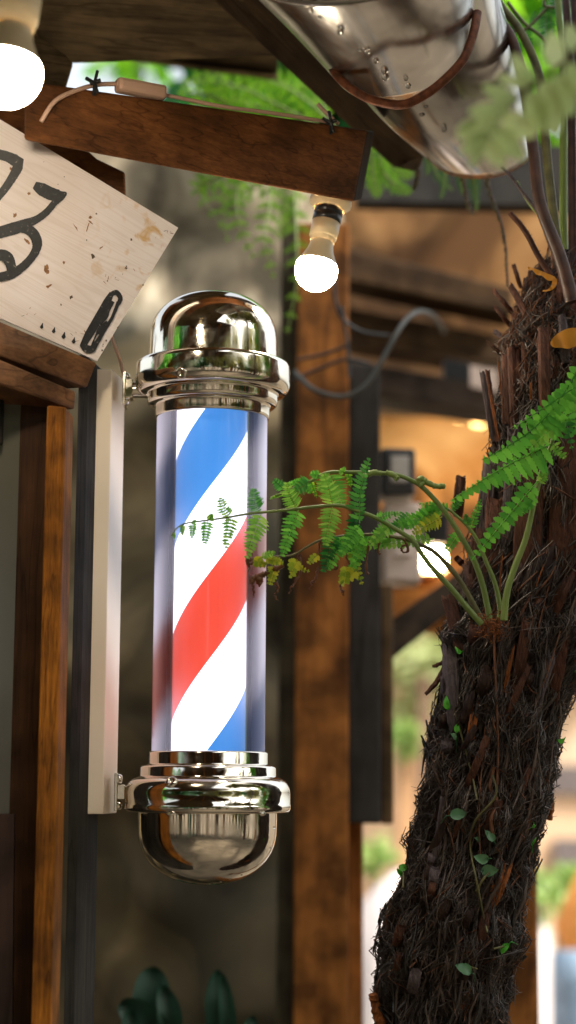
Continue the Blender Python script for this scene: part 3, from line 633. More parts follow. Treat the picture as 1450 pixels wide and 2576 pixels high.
# frond 2 (browning)
f2 = mkfrond([(1218,1570),(1179,1497),(1152,1453),(1116,1410),(1085,1383),(1050,1367),(1018,1355),(959,1347),(918,1345),(859,1349),(807,1359),(773,1376),(734,1397),(672,1401),(627,1408)], 7, 1.5, off=.025, mat=m_stemol)
pn(f2, m_leaf, [((540,600),(20,650),60,dict(n=16)),((120,585),(10,800),66,dict(n=10)),((300,590),(160,660),36)], D2, off=.03, n=10, **T)
pn(f2, m_leaf, [((700,810),(800,775),40),((1300,660),(1180,900),90),((1420,650),(1340,880),70)], D1, off=.02, n=10, **T)
pn(f2, m_leafy, [((960,830),(900,960),60,dict(n=5)),((800,880),(760,1010),52,dict(n=5)),((1390,900),(1270,1010),60,dict(n=4)),((640,830),(730,870),50,dict(n=7)),((730,820),(860,850),44,dict(n=7)),((1110,790),(1040,860),40,dict(n=4)),((1320,880),(1300,1000),66,dict(n=5)),((970,890),(1050,915),30,dict(n=3)),((765,880),(755,920),26,dict(n=3))], D1, off=.022, taper=.4, ratio=.9)
pn(f2, m_leafy, [((590,460),(400,560),70,dict(n=10)),((0,650),(80,890),50,dict(n=8))], D2, off=.03, **T)
for pts in ([(605,810),(598,850),(612,880),(605,912)], [(640,985),(632,1020),(646,1060),(640,1105)], [(805,990),(822,1040),(800,1090),(812,1124)], [(970,790),(985,870),(968,960),(920,1030),(900,1085)], [(1115,880),(1095,950),(1070,1000),(1048,1050)], [(1120,700),(1118,760),(1130,830)], [(1290,980),(1276,1040),(1298,1065),(1285,1088)], [(1300,680),(1310,780),(1330,860)], [(1195,860),(1230,900),(1250,880),(1240,860)], [(620,830),(605,850),(625,870),(640,850)]):
    w = [P(*D1(x+random.uniform(-4,4), y), dep(D1(x,y)[0])+.02) for x, y in pts]; ww = spline(w, 6); n = len(ww)
    ww = [p+V((random.uniform(-1,1), 0, random.uniform(-1,1)))*.0013 for p in ww]
    dead = MB(); dead.tube(ww, [.0021*random.uniform(.4,1.2)*(1-.6*i/n) for i in range(n)], 5); dead.build('withered_tip', m_leafd, f2)
for pts in ([(740,930),(700,945),(660,960),(630,975),(640,1000)], [(860,870),(800,900),(740,935)], [(700,950),(680,990),(700,1010)]):
    ww = spline([P(*D1(x, y), dep(D1(x,y)[0])+.02) for x, y in pts], 5); n = len(ww); dead = MB(); dead.tube(ww, [.0042*random.uniform(.5,1.1) for i in range(n)], 6); dead.build('withered_tip', m_leafd, f2)
for pts in ([(130,590),(110,700),(105,800),(120,830)], [(190,600),(180,680),(195,700)], [(340,600),(365,640),(370,680),(340,685),(330,655),(355,640),(375,660)]):
    ww = spline([P(*D2(x, y), dep(D2(x,y)[0])+.02) for x, y in pts], 5); dead = MB(); dead.tube(ww, [.0012*random.uniform(.6,1.6) for i in ww], 5); dead.build('withered_tip', m_leafd, f2)
# frond 3 (upper, tips still rolled)
f3 = mkfrond([(1232,1560),(1230,1544),(1214,1469),(1191,1406),(1163,1355),(1136,1312),(1101,1265),(1061,1224),(1030,1206),(995,1194),(951,1190),(881,1188),(825,1189),(783,1210),(741,1227),(710,1241),(682,1253)], 8, 3.0, off=.03)
pn(f3, m_leaf, [((1190,205),(1290,440),120,dict(n=15)),((1120,215),(1050,210),50,dict(n=7)),((1170,200),(1120,330),80,dict(n=9)),((860,320),(790,250),60,dict(n=9)),((1060,260),(940,330),90,dict(n=10)),((1300,200),(1270,178),50,dict(n=6)),((1010,290),(1060,345),44,dict(n=7)),((900,290),(985,240),30,dict(n=7))], D1, off=.03, **T)
pn(f3, m_lime, [((1060,260),(1100,380),26,dict(n=9)),((1330,195),(1350,300),36,dict(n=9)),((860,350),(760,390),20,dict(n=9))], D1, off=.035, **T)
for pts in ([(450,255),(490,240),(540,262),(580,265),(596,258),(590,274)], [(200,182),(150,175),(110,190),(80,210),(90,222)], [(460,262),(440,225),(470,215),(480,240)], [(230,175),(270,190),(300,210),(285,222)]):
    ww = spline([P(*D2(x, y), dep(D2(x,y)[0])+.028) for x, y in pts], 6); cr = MB(); cr.tube(ww, [.0034*random.uniform(.7,1.2) for _ in ww], 7); cr.build('rolled_tip', m_stemg, f3)
# frond 5
f5 = mkfrond([(1256,1560),(1258,1528),(1246,1469),(1222,1410),(1203,1363),(1183,1332),(1156,1304),(1116,1277),(1060,1290),(1000,1325)], 7, 2, off=.045)
pn(f5, m_leaf, [((600,400),(200,560),70,dict(n=16)),((640,410),(440,370),45,dict(n=9)),((650,420),(730,335),36,dict(n=7)),((570,410),(360,520),80,dict(n=12)),((400,450),(250,540),66,dict(n=9)),((770,540),(840,340),44,dict(n=10)),((760,520),(740,440),40,dict(n=6)),((700,560),(610,690),56,dict(n=7)),((300,520),(60,640),80,dict(n=12)),((60,600),(-60,700),70)], D2, off=.045, **T)
# frond 6 (tall one on the right)
f6 = mkfrond([(1268,1560),(1269,1544),(1277,1485),(1297,1422),(1324,1351),(1348,1245),(1364,1182),(1387,1120),(1403,1060),(1432,1000),(1475,930)], 9, 4, off=-.01)
pn(f6, m_leaf, [((1200,235),(778,725),88,dict(n=15,fwd=.3,ratio=.56,asym=(1,1.1))),((1280,-5),(640,345),190,dict(n=18,asym=(.22,1.0),fwd=-.05,taper=.85,ratio=.60,teeth=6,bend=.02)),
   ((1210,240),(1260,180),50,dict(n=5)),((1300,-10),(1380,80),60,dict(n=6)),((1190,330),(1110,440),40,dict(n=6))], D2, off=-.015, taper=.6)
pn(f6, m_leaf, [((1462,915),(1212,1150),95,dict(n=20,asym=(.30,1.0),fwd=-.15,taper=.6,ratio=.62,teeth=6,bend=-.10)),((1470,960),(1290,1075),70,dict(n=11,asym=(.4,1.0),fwd=0.1)),((1440,990),(1475,1140),40,dict(n=8)),((1420,1040),(1440,1130),26,dict(n=6)),((1412,1050),(1330,1130),40,dict(n=7))], None, off=-.02, teeth=6)
# base scales
mb = MB()
for i in range(240):
    a = P(random.gauss(1238,20), random.gauss(1572,18), random.uniform(2.0,2.035)); d = V((random.uniform(-1,1), random.uniform(-1,0), random.uniform(-.3,1))).normalized()
    mb.tube([a, a+d*random.uniform(.004,.009)], [.0006,.0001], 3, caps=False)
mb.build('base_scales', m_splint, fern)
# ------------------------------------------------------------------ TREE FERN TRUNK
tree = thing('tree_fern', P(1040, 3050, 2.15)*1.0, 'leaning tree fern with a dark fibrous root-covered trunk', 'tree fern')
TY = [(640,1385,1545),(700,1345,1570),(780,1300,1575),(880,1262,1590),(1000,1256,1585),(1100,1236,1570),(1200,1222,1558),(1300,1212,1545),(1400,1188,1525),(1500,1150,1500),(1580,1135,1475),(1650,1122,1450),(1750,1105,1425),(1850,1086,1405),(1950,1070,1385),(2050,1058,1362),(2150,1036,1335),(2250,1000,1318),(2330,975,1310),(2450,963,1280),(2576,956,1252),(2800,930,1225),(3300,860,1160),(4300,740,1050)]
YT = 2.15
def trunk_at(y):
    for i in range(len(TY)-1):
        if y <= TY[i+1][0]:
            t = max(0, (y-TY[i][0])/(TY[i+1][0]-TY[i][0])); l = lerp(TY[i][1], TY[i+1][1], t); r = lerp(TY[i][2], TY[i+1][2], t); break
    else: l, r = TY[-1][1:]
    c = P((l+r)/2, y, YT); return c, (r-l)/2*YT/FPX
def tsurf(y, a, off=0):
    c, r = trunk_at(y); d = V((math.sin(a), -math.cos(a), 0))
    nz = noise.noise(V((math.sin(a)*2.2, math.cos(a)*2.2, y/110.)))*.16 + noise.noise(V((math.sin(a)*6, math.cos(a)*6, y/60.)))*.16 + noise.noise(V((math.sin(a)*14, math.cos(a)*14, y/30.)))*.10
    return c + d*(r*(.93+nz) + off), d
mb = MB(); ny, na = 170, 72; vs = []
for i in range(ny+1):
    y = 640+(3600-640)*i/ny
    for j in range(na): vs.append(tsurf(y, 2*math.pi*j/na)[0])
fs = [[i*na+j, i*na+(j+1) % na, (i+1)*na+(j+1) % na, (i+1)*na+j] for i in range(ny) for j in range(na)]
fs.append(list(range(na))); mb.add(vs, fs, 0, True); mb.build('trunk', m_bark, tree)
# matted root fibres
def fibres(name, n, y0, y1, ln, rad, mat, amin=-1.75, amax=1.75, lift=.006, wild=.5, seed=1):
    random.seed(seed); mb = MB()
    for _ in range(n):
        y = random.uniform(y0, y1); a = random.uniform(amin, amax); L = random.uniform(.3,1)*ln; k = 4
        sl = random.gauss(0, wild); pts = []
        da = random.uniform(-.15,.15); h0 = random.uniform(-.002, lift)
        for i in range(k):
            t = i/(k-1); q, d = tsurf(y+L*t, a+sl*t*L/220.+random.uniform(-.025,.025), h0+random.uniform(-.0025,.003)+(random.uniform(0,.005) if i in (0, k-1) else 0)); pts.append(q)
        r = rad*random.uniform(.5,1.4)
        mb.tube(pts, [r*.6, r, r*.9, r*.3], 3, caps=False)
    return mb.build(name, mat, tree)
o = fibres('root_fibres', 9000, 1480, 2750, 80, .00075, m_fibre, seed=3, wild=.55)
o['kind'] = 'stuff'
o = fibres('root_fibres', 1500, 900, 1650, 130, .0010, m_fibre, seed=4, wild=.5); o['kind'] = 'stuff'
o = fibres('root_fibres', 380, 1000, 2750, 90, .0011, m_fibreb, seed=5, wild=1.3); o['kind'] = 'stuff'
o = fibres('root_fibres', 1800, 1500, 2750, 24, .0006, m_fibre, seed=8, wild=5, lift=.007); o['kind'] = 'stuff'
o = fibres('root_fibres', 450, 1500, 2700, 200, .0019, m_fibre, seed=6, wild=.25, lift=.008); o['kind'] = 'stuff'
o = fibres('root_fibres', 700, 640, 1000, 80, .0008, m_fibreb, seed=14, wild=.6); o['kind'] = 'stuff'
o = fibres('root_fibres', 1500, 640, 1050, 60, .0010, m_fibre, seed=15, wild=1.5); o['kind'] = 'stuff'
# stray hairs sticking out of the silhouette
random.seed(11); mb = MB()
for _ in range(500):
    y = random.uniform(1450, 2650); a = random.choice((-1,1))*random.uniform(1.1,1.7) if random.random() < .6 else random.uniform(-1.2,1.2)
    q, d = tsurf(y, a); t = (d + V((random.uniform(-.6,.6), random.uniform(-.6,.2), random.uniform(-1.3,.7)))).normalized(); L = random.uniform(.006,.02)
    mb.tube([q, q+t*L*.5, q+t*L+V((random.uniform(-1,1),0,random.uniform(-1.5,.5)))*.003], [.0007,.0005,.0002], 3, caps=False)
o = mb.build('stray_roots', m_fibre, tree); o['kind'] = 'stuff'
# long plates of old frond bases along the trunk
def plate(x0, y0, x1, y1, w, mat, Yo=0, name='frond_stub', ragged=True, par=tree, flat=.55):
    def surf(x, y, sink=0):
        c, r = trunk_at(y); p = P(x, y, YT); off = max(-.98, min(.98, (p.x-c.x)/max(r, .01))); dd = math.sqrt(1-off*off)*r
        return P(x, y, YT-dd-.003+Yo+sink)
    a, b_ = surf(x0, y0, .014), surf(x1, y1); mid = surf((x0+x1)/2, (y0+y1)/2)
    if (mid-(a+b_)/2).length > .03: mid = (a+b_)/2
    mb = MB(); h = w*YT/FPX/2; L = (b_-a).length; t0 = (b_-a).normalized(); vw = (CAM-a).normalized(); s = t0.cross(vw).normalized(); nn = s.cross(t0).normalized()
    big = h > .003 and mat is not m_splint
    jobs = [(0, 1.0, 0, 1)] if big else []
    for q in range(max(3, int(w/(5 if big else 3.2)))):
        jobs.append((random.uniform(-.8,.8), random.uniform(.10,.26) if big else random.uniform(.22,.45), random.uniform(0,.35), random.uniform(.75,1.06)))
    for (o_, k_, ta, tb) in jobs:
        path = spline([a+s*o_*h, mid+s*o_*h, b_+s*o_*h*1.1], 6); n = len(path); N = 9; vs = []
        ia, ib = int(ta*(n-1)), max(int(ta*(n-1))+3, int(tb*(n-1))); pp = path[ia:ib+1]
        if tb > 1: pp.append(pp[-1]+t0*L*random.uniform(.01,.05))
        m = len(pp); lift = nn*h*(.35 if big and k_ < 1 else 0)
        for i, p in enumerate(pp):
            e = i/(m-1); kk = k_*(min(1, .55+e*2.5))*(1-.12*e) if k_ == 1 else k_*(math.sin(math.pi*min(.93, .12+e*.9))**.6)
            for j in range(N):
                an = 2*math.pi*j/N; k = 1+random.uniform(-.13,.13)
                q = p + lift + (s*math.cos(an) + nn*math.sin(an)*flat)*h*kk*k
                if i == m-1: q += t0*random.uniform(-.9,.7)*h*.8*(1 if k_ == 1 else .4)
                vs.append(q)
        fs = [[i*N+j, i*N+(j+1) % N, (i+1)*N+(j+1) % N, (i+1)*N+j] for i in range(m-1) for j in range(N)]
        mb.add(vs, fs, 0, False); ec = pp[-1]-t0*h*.6; mb.add(vs[-N:]+[ec], [[j, (j+1) % N, N] for j in range(N)])
    return mb.build(name, mat, par)
def D4(x, y): return (1132+.2191*x, 629+.2191*y)
random.seed(21)
for x0, y0, x1, y1, w, Yo, mt in ((820,440,730,170,60,.05,m_stub),(760,760,500,460,64,.02,m_stub),(1040,1040,700,410,88,.0,m_stub),(1100,860,930,250,92,.02,m_stub),(700,880,520,650,62,.0,m_stub),(700,1080,510,930,66,.03,m_stubg),(590,1190,400,1040,56,-.01,m_stub),
    (1100,1950,1070,880,140,-.02,m_stub),(1330,1300,1290,760,110,-.02,m_stubg),(1240,800,1270,300,84,.0,m_stub),(500,2200,370,1400,72,-.01,m_stubg),(540,2200,430,1370,66,.0,m_stub),(660,2000,640,1180,120,-.01,m_stub),(740,2100,700,1100,110,.0,m_stub),(820,2000,740,730,80,.01,m_stub),(620,1900,555,1250,30,-.02,m_splint),
    (900,1700,830,900,70,.01,m_stub),(980,1500,870,330,80,.02,m_stub),(1180,1300,1140,500,90,.01,m_stub),(1420,1200,1400,300,90,.0,m_stub),(560,2200,440,1500,26,-.02,m_splint),(930,1760,925,1480,34,-.02,m_splint),(1200,1500,1240,1200,50,-.01,m_stub)):
    a = D4(x0, y0); c = D4(x1, y1); plate(a[0], a[1], c[0], c[1], w*.2191, mt, Yo)
for x0, y0, x1, y1, w, mt, Yo in ((1150,1850,1130,1606,42,m_stubg,0),(1165,1640,1128,1500,40,m_stub,0),(1165,1420,1150,1405,18,m_stub,0),(1190,1480,1170,1420,20,m_stub,-.01),(1345,1480,1370,1410,9,m_splint,-.03),(1254,1500,1262,1390,9,m_splint,-.02),(1270,1740,1290,1625,15,m_splint,-.01),(1180,1900,1200,1770,24,m_splint,.002),
    (1225,2300,1275,2170,36,m_splint,-.005),(1295,1760,1330,1560,30,m_stub,0),(1380,1780,1415,1600,44,m_stub,0),(1330,1820,1390,1640,30,m_stubg,0),(1255,1900,1300,1700,34,m_stub,0.01),(1215,1600,1225,1540,20,m_stub,-.02),(1130,2090,1134,2022,16,m_splint,0),(1090,2200,1118,2000,20,m_stubg,.0),(1150,1300,1160,1200,30,m_stub,.03),
    (1240,1500,1250,1250,60,m_stub,.01),(1320,1500,1340,1150,70,m_stub,.01),(1400,1500,1430,1100,80,m_stub,.01),(1280,1420,1300,1080,50,m_stubg,.01),(1210,1400,1235,1160,44,m_stubg,.0),(1195,1480,1215,1290,44,m_stub,.0),(1220,2120,1255,2010,30,m_stub,0),(1350,2000,1385,1900,26,m_stub,0),(1200,2420,1225,2290,26,m_stub,0),(1300,2140,1335,2000,26,m_splint,.004),(1120,1760,1126,1640,26,m_stubg,-.002)):
    plate(x0, y0, x1, y1, w, mt, Yo)
random.seed(41)
m_dkplate = wood('dark_bark_strip', c3((34,26,24)), c3((78,56,46)), (-.1,0,1), 20, 260, .6, .9)
for i in range(26):
    y = random.uniform(1480, 2480); c, r = trunk_at(y); k = random.uniform(-.8, .8); xx = 725
    for row in range(len(TY)-1):
        if TY[row][0] <= y <= TY[row+1][0]:
            t = (y-TY[row][0])/(TY[row+1][0]-TY[row][0]); l = lerp(TY[row][1], TY[row+1][1], t); q = lerp(TY[row][2], TY[row+1][2], t); xx = (l+q)/2+k*(q-l)/2
    L = random.uniform(50, 170); plate(xx-L*.22, y+L/2, xx+L*.22+random.uniform(-10,10), y-L/2, random.uniform(8, 26), random.choice([m_dkplate, m_dkplate, m_dkplate, m_stub]), random.uniform(-.004,.006), 'bark_strip')
for i in range(13):
    y = random.uniform(1500, 2540); k = random.uniform(-.85, .85); xx = 725
    for row in range(len(TY)-1):
        if TY[row][0] <= y <= TY[row+1][0]:
            t = (y-TY[row][0])/(TY[row+1][0]-TY[row][0]); l = lerp(TY[row][1], TY[row+1][1], t); q = lerp(TY[row][2], TY[row+1][2], t); xx = (l+q)/2+k*(q-l)/2
    L = random.uniform(34, 80); plate(xx-L*.15, y+L/2, xx+L*.15+k*14, y-L/2, random.uniform(18, 36), random.choice([m_dkplate, m_dkplate, m_stub, m_stubg]), random.uniform(-.006,.002))
plate(1255,1240,1352,1170,5, m_fibreb, -.03, 'stray_twig')
# broken chips hanging off the side
def chip(pts, w, mat, Y=2.15, name='bark_chip'):
    mb = MB(); ww = spline([P(x, y, Y) for x, y in pts], 4); n = len(ww)
    mb.tube([p+V((random.uniform(-1,1),random.uniform(-1,1),random.uniform(-1,1)))*.001 for p in ww], [w*YT/FPX/2*random.uniform(.7,1.15) for _ in ww], 6, smooth=False); return mb.build(name, mat, tree)
chip([(1125,1655),(1108,1670),(1090,1678)], 10, m_stub); chip([(1118,1680),(1100,1715),(1072,1745)], 15, m_stub); chip([(1122,1672),(1112,1700),(1085,1730)], 10, m_stub)
chip([(1385,1998),(1375,2016),(1350,2052)], 20, m_stub); chip([(1382,2005),(1386,2030),(1382,2062)], 20, m_splint); chip([(1350,1985),(1385,1975)], 10, m_stub); chip([(1343,2065),(1366,2040)], 12, m_stub)
chip([(962,2576),(950,2550),(943,2520),(940,2500)], 26, m_splint, 2.12); chip([(968,2560),(958,2600),(950,2640)], 20, m_stub, 2.12)
chip([(1152,1990),(1090,1880),(1078,1865)], 3, m_stub)
# dangling thin roots and curls
for pts, w in (([(1455,1130),(1400,1350),(1330,1600),(1350,1625)],3),([(1200,1480),(1205,1300),(1232,1200),(1250,1100)],3),([(1228,1580),(1230,1700),(1235,1900),(1222,2100)],6),([(1185,1590),(1160,1680),(1200,1730),(1260,1750)],3),([(1290,1680),(1300,1720),(1330,1745),(1380,1600)],2.4),([(1205,1820),(1190,2040),(1200,2240),(1215,2380)],3),
    ([(1155,1850),(1180,1930),(1195,1990)],2.5),([(1078,1862),(1070,1880),(1085,1900),(1068,1905),(1090,1930)],2),([(965,2245),(955,2290),(960,2330)],3),([(948,2530),(943,2480),(962,2445)],3),([(985,2220),(965,2260),(958,2320)],2.5),([(1440,1700),(1425,1780),(1405,1850)],2.4),([(1225,1930),(1215,1980),(1232,2010),(1216,2060),(1224,2110)],9),([(1355,640),(1352,560),(1340,470)],6),([(1360,560),(1385,700)],8),
    ([(1390,1700),(1410,1720),(1400,1760)],2)):
    ww = spline([tsurf(y, math.asin(max(-.97, min(.97, (P(x,y,YT).x-trunk_at(y)[0].x)/trunk_at(y)[1]))), .006)[0] for x, y in pts], 8) if w < 10 else None
    mb = MB(); mb.tube(ww, [w*.00024*random.uniform(.8,1.2)*1.1 for _ in ww], 5); mb.build('hanging_root', m_fibreb, tree)
# stems of the crown
stems = []
for pts, w0, w1, mt, Yo in (([(1440,760),(1423,692),(1404,631),(1359,510),(1342,376),(1324,242),(1294,113),(1262,54),(1227,0),(1190,-60)], 38,20, m_stemb,2.06),
    ([(1415,720),(1399,591),(1383,456),(1372,336),(1356,188),(1310,80),(1262,16),(1225,-40)], 26,20, m_stemol,2.12),
    ([(1425,740),(1418,590),(1418,403),(1418,242),(1412,100),(1400,-40)], 24,16, m_stemg,2.16),
    ([(1446,760),(1442,617),(1439,295),(1431,107),(1424,0),(1420,-60)], 26,18, m_stemb,2.12),
    ([(1395,640),(1375,590),(1356,537),(1320,490),(1289,448),(1262,420)], 12,7, m_stubg,2.10),
    ([(1400,660),(1380,600),(1370,560),(1330,510),(1300,455)], 9,6, m_stemg,2.13),
    ([(1475,760),(1470,500),(1465,300),(1452,60),(1440,-60)], 34,24, m_stemb,2.10),
    ([(1390,700),(1356,646),(1330,596),(1310,566),(1283,536)], 16,13, m_stub,2.08)):
    ww = spline([P(x, y, Yo) for x, y in pts], 6); n = len(ww); mb = MB(); mb.tube(ww, [lerp(w0, w1, i/n)*Yo/FPX/2 for i in range(n)], 12)
    for i in range(200):
        k = random.randrange(n-1); d = V((random.uniform(-1,1), random.uniform(-1,.2), random.uniform(-.6,1))).normalized(); rr = lerp(w0, w1, k/n)*Yo/FPX/2*.9
        mb.tube([ww[k]+d*rr, ww[k]+d*(rr+random.uniform(.001,.003))], [.0004,.0001], 3, caps=False)
    mb.build('stem', mt, tree)
# frond sections high on the right, near focus
def crown_frond(pts, Y, width, npin, hw, mat, smat, Y1=None, thick=.002, **kw):
    leaf, stem = MB(), MB(); Y1 = Y1 or Y; n = len(pts)
    frond_generic(leaf, stem, [P(x, y, lerp(Y, Y1, i/(n-1))) for i, (x, y) in enumerate(pts)], width, npin, hw, thick=thick, **kw)
    s_ = stem.build('frond', smat, tree); leaf.build('leaflets', mat, s_); return s_
random.seed(5)
lf, st_ = MB(), MB()
def cp(x, y): return P(1100.8+.2685*x, .2685*y, 2.22)
cps = []
for a, b_, hw in (((1010,30),(1020,460),100),((1060,60),(1070,450),80),((1100,-20),(1090,120),60),((830,260),(870,490),80),((640,230),(790,480),70),((1140,-30),(1230,160),90),((1230,130),(1330,300),60),((650,420),(475,720),70),((760,300),(730,160),60),((880,240),(920,100),50),((1300,-30),(1200,80),80)):
    pinna(lf, cp(*a), cp(*b_), hw*.2685*S, n=14, taper=.5, stem=st_, teeth=3, asym=(1,1) if a[0] != 650 else (.3,1)); cps.append(lf); lf = MB()
for pts in ([(1000,0),(1010,60),(1100,70)], [(1020,80),(830,270),(690,290)], [(660,20),(820,220),(960,330),(1040,420)]):
    st_.tube(spline([cp(*p) for p in pts], 6), .0022, 6)
s_ = st_.build('frond', m_stemol, tree)
for q in cps: q.build('pinna', random.choice([m_deep, m_deep, m_leafk]), s_)
# pale out-of-focus frond nearer to the camera
lf, st_ = MB(), MB()
YN = 1.32
def np_(x, y, Y=YN): return P(x, y, Y)
rach = spline([np_(1500,70,1.30), np_(1430,150,1.31), np_(1340,215,1.32), np_(1280,270,1.33), np_(1230,330,1.34), np_(1195,400,1.35)], 6)
st_.tube(rach, [.0022]*len(rach), 6)
def bigleaf(a, b_, w, Y=YN):
    p, q = np_(a[0],a[1],Y), np_(b_[0],b_[1],Y+.01); d = (q-p); L = d.length; d.normalize(); s = d.cross(CAM-p).normalized()
    h = w*Y/FPX; n = 7; vs = []
    for i in range(n+1):
        t = i/n; w_ = h*math.sin(math.pi*(t*.86+.10))**.8
        vs += [p+d*L*t+s*w_+V((0,.004*math.sin(t*3),0)), p+d*L*t-s*w_]
    lf.add(vs, [[2*i, 2*i+1, 2*i+3, 2*i+2] for i in range(n)], 0, True)
for a, b_, w in (((1340,215),(1290,135),24),((1400,170),(1390,80),30),((1450,130),(1430,60),26),((1350,215),(1300,165),18),((1430,160),(1470,240),26),((1400,190),(1440,290),34),((1370,205),(1400,340),36),((1330,230),(1370,330),30),
    ((1300,255),(1215,215),24),((1280,275),(1180,280),26),((1265,290),(1350,340),30),((1255,305),(1150,345),28),((1240,320),(1320,400),26),((1230,335),(1160,385),24),((1220,350),(1270,420),22),((1330,215),(1250,190),18),((1210,370),(1185,420),16),((1200,300),(1150,330),16)):
    bigleaf(a, b_, w)
s_ = st_.build('frond', m_stemol, tree); s_['label'] = 'pale blurred frond close to the camera'; lf.build('leaflets', m_pale, s_)
# golden dry leaves caught on the crown
m_gold = foliage('dry_golden_leaf', c3((170,104,30)), c3((226,160,60)), .35)
def ribbon_leaf(pts, w, Y, label):
    ww = spline([P(x, y, Y) for x, y in pts], 6); n = len(ww); vs = []
    for i, p in enumerate(ww):
        t = (ww[min(i+1,n-1)]-ww[max(i-1,0)]).normalized(); s = t.cross(CAM-p).normalized(); k = w*Y/FPX/2*math.sin(math.pi*(.04+.92*i/(n-1)))
        vs += [p+s*k+V((0,.003*math.sin(i),0)), p-s*k]
    mb = MB(); mb.add(vs, [[2*i, 2*i+1, 2*i+3, 2*i+2] for i in range(n-1)], 0, True); tag(mb.build('dry_leaf', m_gold), label, 'leaf')
ribbon_leaf([(1328,672),(1345,680),(1372,693),(1395,705),(1388,725),(1365,733)], 14, 2.03, 'thin curled golden dry leaf caught on the cut frond stubs')
ribbon_leaf([(1386,866),(1415,856),(1460,848),(1530,868)], 50, 2.045, 'broad golden dry leaf wedged behind a dark stub')
# ------------------------------------------------------------------ VINE ON TRUNK
vine = thing('creeping_vine', tsurf(2576, .2)[0], 'small round-leaved vine creeping up the dark trunk', 'vine')
mb = MB()
def onT(x, y, off=.013):
    c, r = trunk_at(y); s_ = max(-.97, min(.97, (P(x, y, YT-.06).x-c.x)/r)); return tsurf(y, math.asin(s_), off)[0]
for pts in ([(1235,1950),(1240,2000),(1195,2060),(1180,2120),(1190,2200),(1212,2290),(1216,2330)], [(1190,2230),(1205,2200),(1220,2185)], [(1190,2150),(1200,2155)], [(1150,1760),(1160,1850),(1185,1950),(1200,2010)], [(1225,2370),(1260,2365)], [(1010,2180),(1030,2190),(1035,2230)], [(1165,2410),(1195,2420)]):
    mb.tube(spline([onT(x, y) for x, y in pts], 6), .0013, 5)
mb.build('stem', m_stemol, vine)
def vleaf(x, y, l, w, rot, mat, off=.016):
    c = onT(x, y, off); vw = (CAM-c).normalized(); rt = V((0,0,1)).cross(vw).normalized()*-1; up = rt.cross(vw).normalized()
    if up.z < 0: up = -up
    a = math.radians(rot); d = rt*math.cos(a)+up*math.sin(a); s = rt*-math.sin(a)+up*math.cos(a); k = YT/FPX
    q = Matrix.Rotation(random.uniform(-.6,.6), 3, d) @ Matrix.Rotation(random.uniform(-.35,.35), 3, s); d2 = q @ d; s = q @ s; vw = q @ vw; d = d2
    n = 12; vs = []; cu = random.uniform(.001,.005)
    for i in range(n+1):
        t = i/n; ww = w*k/2*math.sin(math.pi*t**.75)**.75*(1+random.uniform(-.05,.05)) if 0 < t < 1 else 0
        p = c + d*(t-.5)*l*k - vw*cu*(2*t-1)**2
        vs += [p+s*ww+vw*.002*math.cos(t*3), p-vw*.0014, p-s*ww+vw*.002]
    m_ = MB(); m_.add(vs, [[3*i, 3*i+1, 3*i+4, 3*i+3] for i in range(n)]+[[3*i+1, 3*i+2, 3*i+5, 3*i+4] for i in range(n)], 0, True)
    b0 = vs[1]; e_ = b0 - d*l*k*.45 - vw*(off*.9) + V((random.uniform(-.004,.004),0,-.004)); m_.tube(spline([b0, b0-d*l*k*.2-vw*.001, e_], 4), .0007, 5)
    m_.build('leaf', mat, vine)
for a in ((1162,2045,42,27,170,m_vleaf),(1206,2152,36,24,10,m_vleaf),(1220,2180,42,28,175,m_vleaf),(1226,2096,36,20,50,m_vleaf),(1158,2416,44,28,20,m_vleaf),(1252,2372,34,17,-50,m_vleafb),(1027,2180,22,18,30,m_vleafb),(1016,2192,26,9,70,m_vleafb),(1000,2195,24,5,60,m_vleafb),(1149,1776,34,16,80,m_vleafb),(1158,1835,24,14,100,m_vleafb),(1150,1852,26,13,60,m_vleaf),(1177,1648,22,10,40,m_vleafb),(1342,2072,16,9,120,m_vleafb),(1344,2112,24,9,110,m_vleafb),(1397,1864,22,14,150,m_vleafb),(1443,1690,20,30,90,m_vleafb),(1200,2105,14,12,10,m_vleaf)):
    vleaf(*a)
# ------------------------------------------------------------------ HANGING FERNS BEHIND THE BEAM
def bgfern(label, base, Y, fronds, mat, width, npin, hw, group='ferns hanging behind the beams', smat=m_stemg, pn_=8):
    t = thing('hanging_fern', P(base[0], base[1], Y), label, 'fern', group)
    for pts in fronds:
        leaf, stem = MB(), MB()
        frond_generic(leaf, stem, [P(x, y, Y+dY) for x, y, dY in pts], width*Y/FPX, npin, hw*Y/FPX, teeth=2, thick=.003, pn=pn_)
        s_ = stem.build('frond', smat, t); leaf.build('leaflets', mat, s_)
random.seed(9)
bgfern('lime fern in the gap between roof and timber beam', (640,330), 2.85, [[(820,330,0),(700,265,0),(590,215,.05),(460,205,.1)],[(830,300,0),(740,230,.1),(640,190,.2),(540,185,.3)],[(640,340,0),(580,270,-.05),(510,235,-.05),(450,240,0)],[(760,340,.1),(680,280,.1),(580,250,.1),(480,262,.1)],[(600,340,.3),(620,260,.3),(540,190,.3),(460,215,.3)],[(840,320,.2),(790,240,.2),(700,205,.2),(620,225,.2)]], m_lime, 75, 11, 20)
bgfern('bright fern drooping under the timber beam toward the barber pole', (640,420), 2.80, [[(640,400,0),(600,470,0),(600,560,-.02),(640,650,0)],[(600,400,0),(540,450,0),(500,480,0),(560,570,0)],[(660,400,.1),(680,500,.05),(665,600,0),(690,700,0)],[(700,420,.1),(640,470,.1),(560,500,.1),(575,610,.1)],[(720,420,.2),(720,520,.2),(700,600,.2)],[(740,440,.2),(745,560,.15),(748,700,.1),(722,840,.1)]], m_lime, 62, 9, 15)
